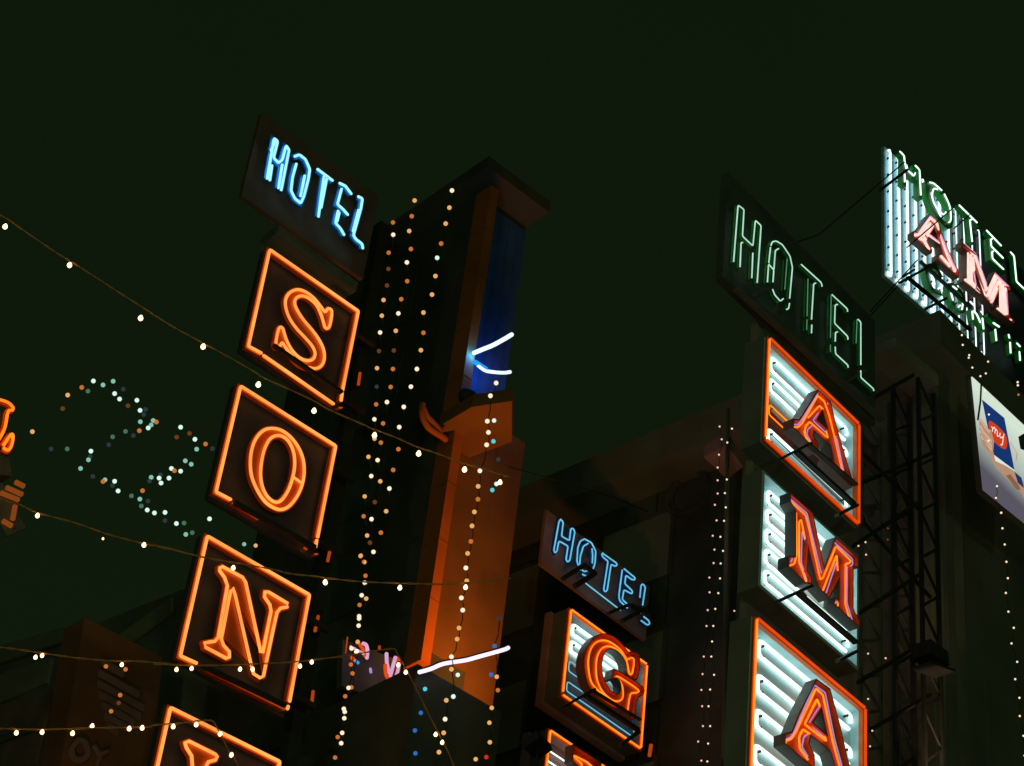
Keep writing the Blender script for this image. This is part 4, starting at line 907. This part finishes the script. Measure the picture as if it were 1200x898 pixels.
# ================================================================== BULB STRINGS
def bulb_string(name, label, cat, pts, depth, rpx, group=None, wire=True, wmat='wire_dark', wr=.006):
    """pts: (x, y, kind[, size]) in picture order from top to bottom"""
    W0 = Wall(0, pts[0][:2], depth); P3 = [W0.at(q[:2]) for q in pts]
    t = thing(name, label, cat, P3[-1], group)
    if wire:
        mb = MB(); pth = []
        for a, b in zip(P3, P3[1:]):
            pth.append(a + Vector((0, .03, .02))); pth.append((a + b) / 2 + Vector((.02, .03, 0)))
        pth.append(P3[-1] + Vector((0, .03, .02))); mb.tube(pth, wr, seg=5); mb.build('wire', M[wmat], t)
    for q, c in zip(pts, P3):
        d = (c - EYE).dot(_f) / F; r = rpx * (q[3] if len(q) > 3 else 1) * d
        MB().ball(c, r, seg=12, rings=8).build('bulb', M['b_' + q[2]], t, smooth=True)
    return t
cP, cQ, cW = C(400, 180, 2.993), C(400, 440, 3.905), C(380, 650, 3.623)
def mk_(cv, s):
    o = []
    for x, y, k in s: o.append((*cv([(x, y)])[0], k))
    return o
SG = 'fairy light strings hanging down the left hotel'
s1 = mk_(cP, [(181, 242, 'orange'), (182, 285, 'warm'), (166, 348, 'orange'), (165, 405, 'faint'), (160, 463, 'faint'), (148, 514, 'amber'), (142, 569, 'amber'), (136, 628, 'warm'), (132, 693, 'faint'), (125, 753, 'amber'), (124, 818, 'slate'), (122, 880, 'orange')]) + \
     mk_(cQ, [(151, 201, 'warm'), (152, 290, 'amber'), (124, 373, 'amber'), (137, 461, 'warm'), (107, 554, 'amber'), (102, 645, 'orange'), (118, 733, 'amber'), (88, 827, 'amber')]) + \
     mk_(cW, [(155, 5, 'amber'), (175, 90, 'orange'), (159, 173, 'warm'), (150, 214, 'orange'), (148, 262, 'warm'), (146, 302, 'warm'), (116, 399, 'warm'), (113, 467, 'orange'), (103, 566, 'warm'), (89, 602, 'orange'), (83, 655, 'warm'), (85, 695, 'warm'), (57, 775, 'orange'), (46, 862, 'orange')])
s2 = mk_(cP, [(257, 165, 'amber'), (247, 220, 'orange'), (238, 272, 'amber'), (244, 335, 'orange'), (230, 382, 'warm'), (231, 448, 'orange'), (210, 511, 'orange'), (200, 561, 'warm'), (191, 622, 'amber'), (184, 691, 'faint'), (181, 756, 'orange'), (173, 819, 'orange'), (160, 872, 'warm')]) + \
     mk_(cQ, [(191, 220, 'orange'), (181, 308, 'orange'), (166, 388, 'warm'), (178, 485, 'amber'), (153, 580, 'faint'), (138, 658, 'warm'), (131, 766, 'faint'), (147, 808, 'warm'), (104, 854, 'orange')]) + \
     mk_(cW, [(170, 32, 'amber'), (172, 120, 'warm'), (178, 187, 'amber'), (148, 272, 'warm'), (142, 371, 'amber'), (120, 505, 'orange'), (115, 564, 'orange'), (87, 668, 'warm'), (76, 757, 'warm'), (72, 801, 'warm')])
s3 = mk_(cP, [(388, 130, 'warm'), (379, 190, 'amber'), (366, 246, 'amber'), (350, 316, 'orange'), (336, 366, 'cool'), (330, 430, 'amber'), (318, 495, 'amber'), (288, 558, 'amber'), (288, 629, 'orange'), (279, 690, 'amber'), (265, 756, 'warm'), (244, 818, 'warm'), (219, 889, 'warm')]) + \
     mk_(cQ, [(265, 237, 'warm'), (261, 338, 'orange'), (237, 433, 'orange'), (220, 518, 'warm'), (205, 622, 'amber'), (181, 720, 'orange')])
s4 = mk_(cP, [(543, 805, 'warm'), (523, 850, 'warm')]) + mk_(cQ, [(668, 210, 'warm'), (673, 261, 'warm'), (665, 318, 'warm'), (634, 437, 'warm'), (626, 508, 'amber'), (625, 567, 'orange'), (609, 625, 'amber'), (598, 689, 'amber'), (593, 760, 'orange'), (578, 815, 'amber'), (570, 881, 'warm')]) + \
     mk_(cW, [(601, 57, 'warm'), (605, 112, 'amber'), (582, 184, 'warm'), (588, 236, 'warm'), (572, 312, 'amber'), (564, 359, 'amber'), (540, 434, 'warm'), (540, 487, 'amber'), (548, 603, 'cool'), (518, 619, 'amber'), (513, 699, 'warm'), (507, 757, 'amber'), (487, 839, 'amber')])
s5 = mk_(cW, [(723, 388, 'blue'), (744, 271, 'slate')][::-1]) + mk_(cW, [(732, 519, 'amber'), (737, 576, 'orange'), (711, 651, 'amber'), (701, 714, 'amber'), (703, 797, 'amber'), (688, 860, 'red'), (643, 869, 'amber')])
s6 = mk_(cQ, [(699, 207, 'cool'), (696, 302, 'cyan'), (718, 385, 'slate'), (710, 497, 'cool'), (691, 525, 'cyan')]) + mk_(cW, [(709, 510, 'blue'), (567, 511, 'cool'), (428, 571, 'cyan'), (410, 672, 'blue'), (385, 747, 'blue'), (387, 844, 'blue')])
bulb_string('fairy_light_string', 'fairy light string nearest the letter signs, down the dark left tower', 'string lights', s1, 27.3, 2.55, SG)
bulb_string('fairy_light_string', 'second fairy light string from the letter signs, starting under the roof slab', 'string lights', s2, 27.6, 2.6, SG)
bulb_string('fairy_light_string', 'fairy light string starting highest, at the roof corner beside the pier', 'string lights', s3, 27.9, 2.65, SG)
bulb_string('fairy_light_string', 'warm fairy light string hanging over the brown lit wall', 'string lights', s4, 27.0, 2.75, SG)
bulb_string('fairy_light_string', 'amber fairy light string below the right end of the violet tube', 'string lights', s5, 26.8, 2.6, SG)
bulb_string('fairy_light_string', 'blue and cyan fairy light string below the orange pier', 'string lights', s6, 26.6, 2.6, SG, wire=False)
# floating festive motif of cool bulbs
cM = C(0, 420, 3.454)
mot = [(378, 92, 'cool'), (417, 108, 'teal'), (458, 93, 'teal'), (499, 125, 'slate'), (331, 118, 'orange'), (356, 133, 'deepteal'), (274, 149, 'amber'), (254, 204, 'faint'), (464, 143, 'cool'), (484, 165, 'cool'), (518, 192, 'faint'), (554, 170, 'cool'), (567, 211, 'cool'), (589, 207, 'slate'), (582, 228, 'slate'), (568, 257, 'teal'), (620, 252, 'teal'), (633, 258, 'orange'), (612, 270, 'teal'), (600, 282, 'cool'), (564, 293, 'orange'), (508, 296, 'deepteal'), (540, 313, 'slate'), (456, 318, 'deepteal'), (440, 350, 'slate'), (368, 376, 'cool'), (365, 398, 'slate'), (358, 411, 'teal'), (326, 446, 'teal'), (272, 367, 'deepteal'), (207, 367, 'slate'), (131, 297, 'amber'), (425, 492, 'teal'), (417, 499, 'orange'), (464, 498, 'cool'), (455, 515, 'slate'), (478, 537, 'cool'), (532, 557, 'deepteal'), (577, 536, 'orange'), (566, 570, 'teal'), (599, 578, 'slate'), (572, 598, 'deepteal'), (596, 614, 'cool'), (625, 626, 'cool'), (668, 624, 'cool'), (668, 657, 'slate'), (714, 669, 'cool'), (745, 667, 'deepteal'), (752, 713, 'teal'), (778, 706, 'deepteal'), (848, 650, 'cool'), (612, 482, 'teal'), (605, 497, 'slate'), (644, 485, 'cool'), (652, 505, 'cool'), (684, 485, 'cool'), (650, 472, 'slate'), (694, 446, 'cool'), (706, 455, 'orange'), (731, 457, 'cool'), (774, 429, 'teal'), (750, 415, 'teal'), (796, 368, 'teal'), (789, 328, 'cool'), (832, 347, 'orange'), (767, 304, 'faint'), (715, 319, 'faint'), (731, 279, 'cool'), (860, 366, 'slate'), (376, 478, 'slate')]
bulb_string('light_motif', 'floating looped motif of white, teal and amber bulbs left of the letter O', 'light motif', mk_(cM, mot), 30, 2.7, wire=False)
sm2 = mk_(cNf, [(331, 87, 'teal'), (373, 92, 'amber')])
bulb_string('light_motif', 'pair of loose bulbs, one teal and one amber, between the letters O and N', 'light motif', sm2, 24.5, 2.4, wire=False)
cZ = C(0, 640, 3.48)
bulb_string('fairy_light_string', 'dim orange fairy lights over the striped shield at bottom left', 'string lights', mk_(cZ, [(432, 491, 'orange'), (512, 503, 'orange'), (490, 608, 'orange'), (484, 640, 'faint'), (453, 674, 'orange')]), 27, 2.6, wire=False)
# right photograph: small sharp bulbs
cY, cX, cV = C(600, 480, 4.0), C(760, 480, 2.148), C(1000, 600, 3.01)
RS = 'small bulb strings on the right hotels'
sa_ = [(*q, 'pinkish') for q in cY([(973, 80), (983, 140), (970, 212), (964, 272), (964, 332), (964, 394), (951, 447), (959, 520), (941, 592), (949, 657), (945, 720), (925, 788), (926, 857)]) + cX([(149, 505), (146, 545), (139, 622), (136, 666), (133, 706), (135, 747), (137, 797), (125, 836), (133, 884)])]
sb_ = [(*q, 'warm') for q in cY([(1031, 90), (1009, 155), (1007, 328), (998, 392), (1002, 459), (994, 522), (977, 597), (989, 663), (978, 722), (975, 792), (967, 861)]) + cX([(168, 502), (163, 545), (160, 584), (158, 622), (165, 668), (155, 705), (151, 747), (155, 797), (150, 841), (148, 886)])]
bulb_string('bulb_string', 'left one of the two close bulb strings beside the A M A cabinets', 'string lights', sa_, 27.0, 1.15, RS, wr=.004)
bulb_string('bulb_string', 'right one of the two close bulb strings beside the A M A cabinets', 'string lights', sb_, 26.6, 1.15, RS, wr=.004)
bulb_string('bulb_string', 'long bulb string down the wall under the my billboard', 'string lights', [(*q, 'warm') for q in cc([(313, 570), (303, 683), (352, 825)]) + cV([(522, 3), (526, 58), (534, 115), (540, 176), (545, 234), (538, 286), (547, 352), (566, 409), (558, 464), (578, 529), (571, 590), (586, 656), (587, 720), (600, 790), (604, 860)])], 29.5, 1.25, RS, wr=.004)
c27 = C(1020, 270, 4.989)
bulb_string('bulb_string', 'scattered bulbs between the rooftop sign and the my billboard', 'string lights', [(*q, 'warm') for q in c27([(535, 613), (540, 670), (578, 730), (575, 745), (596, 803), (643, 853), (675, 837), (688, 768)]) + cb_([(315, 293), (370, 653)]) + cc([(232, 135)])], 30.0, 1.2, RS, wire=False)
bulb_string('bulb_string', 'two bulbs at the right edge above the my billboard', 'string lights', [(*q, 'warm') for q in cb_([(803, 167), (806, 215)])] + [(*cb_([(815, 355)])[0], 'orange')], 30.0, 1.3, RS, wire=False)
bulb_string('bulb_string', 'sparse tiny bulbs right of the M and lower A cabinets', 'string lights', [(*q, 'pinkish') for q in cV([(18, 120), (43, 107), (45, 151), (52, 500), (52, 660), (67, 772), (59, 827)])] + [(*q, 'faint') for q in cV([(121, 98), (122, 58)])] + [(*cV([(114, 516)])[0], 'pinkish')], 26.0, 1.15, RS, wire=False)
bulb_string('bulb_string', 'single pair of bulbs left of the lower A cabinet corner', 'string lights', [(*cX([(216, 507)])[0], 'pinkish'), (*cX([(236, 523)])[0], 'faint')], 25.0, 1.1, RS, wire=False)

# ---- festoon cables with pear bulbs across the left half
def festoon(label, path, bulbs, depth, size=1.0):
    W0 = Wall(0, (300, 600), depth); pth = [W0.at(q) for q in smooth(path, k=5)]
    t = thing('festoon_cable', label, 'festoon lights', pth[0], 'festoon cables strung across the left street')
    mb = MB(); K = depth / F
    def wob(i, s): return Vector((0, 0, math.sin(i * 1.3 + s) * K * .8)) + Vector((0, math.cos(i * 1.3 + s) * K * .6, 0))
    mb.tube([q + wob(i, 0) for i, q in enumerate(pth)], K * .52, seg=6); mb.tube([q + wob(i, 3.14) for i, q in enumerate(pth)], K * .52, seg=6)
    mb.build('cable', M['wire'], t, smooth=True)
    for b in bulbs:
        c = W0.at(b[:2]); s = 1.3 * size * (b[2] if len(b) > 2 else 1) * K
        near = min(pth, key=lambda q: (q - c).length)
        h = MB(); h.tube([near, c + Vector((0, 0, 3.6 * s))], .5 * s, seg=6); h.tube([c + Vector((0, 0, 4.4 * s)), c + Vector((0, 0, 2.6 * s))], 1.2 * s, seg=8)
        ho = h.build('lamp_holder', M['brass'], t)
        MB().lathe(c, [(0, -2.9 * s), (1.5 * s, -2.5 * s), (2.3 * s, -1.2 * s), (2.3 * s, -.1 * s), (1.7 * s, 1.3 * s), (.9 * s, 2.9 * s), (0, 3.0 * s)], seg=12).build('bulb', M['b_cable'], t, smooth=True)
    L = bpy.data.lights.new('festoon_light', 'POINT'); L.energy = .0
    bpy.data.lights.remove(L)
    return t
cb = C(0, 230, 3.59)
festoon('topmost festoon cable, sloping down in front of the letters S and O', [(-30, 238)] + cb([(20, 90), (100, 145), (240, 240), (300, 275), (400, 340), (500, 405), (610, 475), (720, 545), (830, 605), (950, 670), (1080, 745)]) + cSf([(190, 675), (400, 770), (500, 825), (660, 895)]) + cQ([(130, 240), (250, 285), (340, 325), (430, 355), (550, 400), (640, 425), (720, 452)]) + [(597, 559)],
    [(*q, 1.05) for q in cb([(22, 127), (293, 289), (592, 512), (855, 632), (1087, 792)])] + [(*cSf([(422, 825)])[0],)] + [(*q,) for q in cQ([(152, 273), (354, 357), (564, 430)])] + [(586, 565, .9)], 11.0)
festoon('second festoon cable, crossing the top of the letter N', [(-20, 575)] + cM([(20, 575), (75, 590), (150, 625), (300, 665), (430, 710), (560, 745), (650, 765), (800, 800)]) + cNf([(0, 88), (170, 132), (300, 155), (430, 178), (500, 195), (600, 205)]) + cW([(0, 98), (150, 115), (330, 122), (520, 125), (755, 105)]) + [(598, 678)],
    cM([(152, 636), (583, 755)]) + [(*cM([(417, 730)])[0], .5)] + cNf([(291, 173), (627, 224)]) + cW([(5, 118), (321, 140), (600, 138)]), 13.0, .85)
festoon('third festoon cable, crossing the foot of the letter N then dropping by the pier', [(-20, 757)] + cZ([(20, 415), (130, 430), (300, 455), (450, 468), (560, 470), (700, 482)]) + cNf([(0, 525), (200, 530), (350, 525), (500, 518), (686, 497)]) + cW([(150, 420), (285, 400), (310, 420), (370, 530), (450, 690), (540, 870)]) + [(545, 940)],
    cZ([(145, 453), (172, 446), (497, 483), (720, 503)]) + cNf([(139, 540), (316, 543), (362, 543), (535, 532), (578, 517)]) + cW([(137, 411), (314, 468), (346, 499), (473, 763), (501, 797)]), 14.5, .72)
festoon('lowest festoon cable, over the shield totem and the lowest square sign', [(-20, 855)] + cZ([(20, 745), (170, 748), (400, 742), (600, 738)]) + c4([(0, 300), (200, 285), (370, 265), (500, 258), (540, 290), (590, 385), (680, 560), (720, 610)]) + [(300, 940)],
    cZ([(67, 761), (172, 758), (296, 763), (376, 734), (527, 744), (580, 741)]) + c4([(173, 310), (375, 293), (585, 375), (685, 560)]), 14.8, .78)
# thin overhead service wires
for lab, pts in (('thin dark overhead wire crossing the sky to the small HOTEL sign', [(596, 547), (660, 565), (720, 583), (760, 600)]), ('thin dark overhead wire behind the green HOTEL sign', [(930, 285), (960, 275), (975, 262), (1060, 190)]), ('thin dark stay wire from the green HOTEL sign to the rooftop sign', [(985, 395), (1020, 370), (1052, 335)])):
    tag(MB().tube([at_depth(q, 28) for q in pts], .009, seg=5).build('overhead_wire', M['wire_dark']), lab, 'wire', 'overhead wires')
print('objects', len(bpy.data.objects))
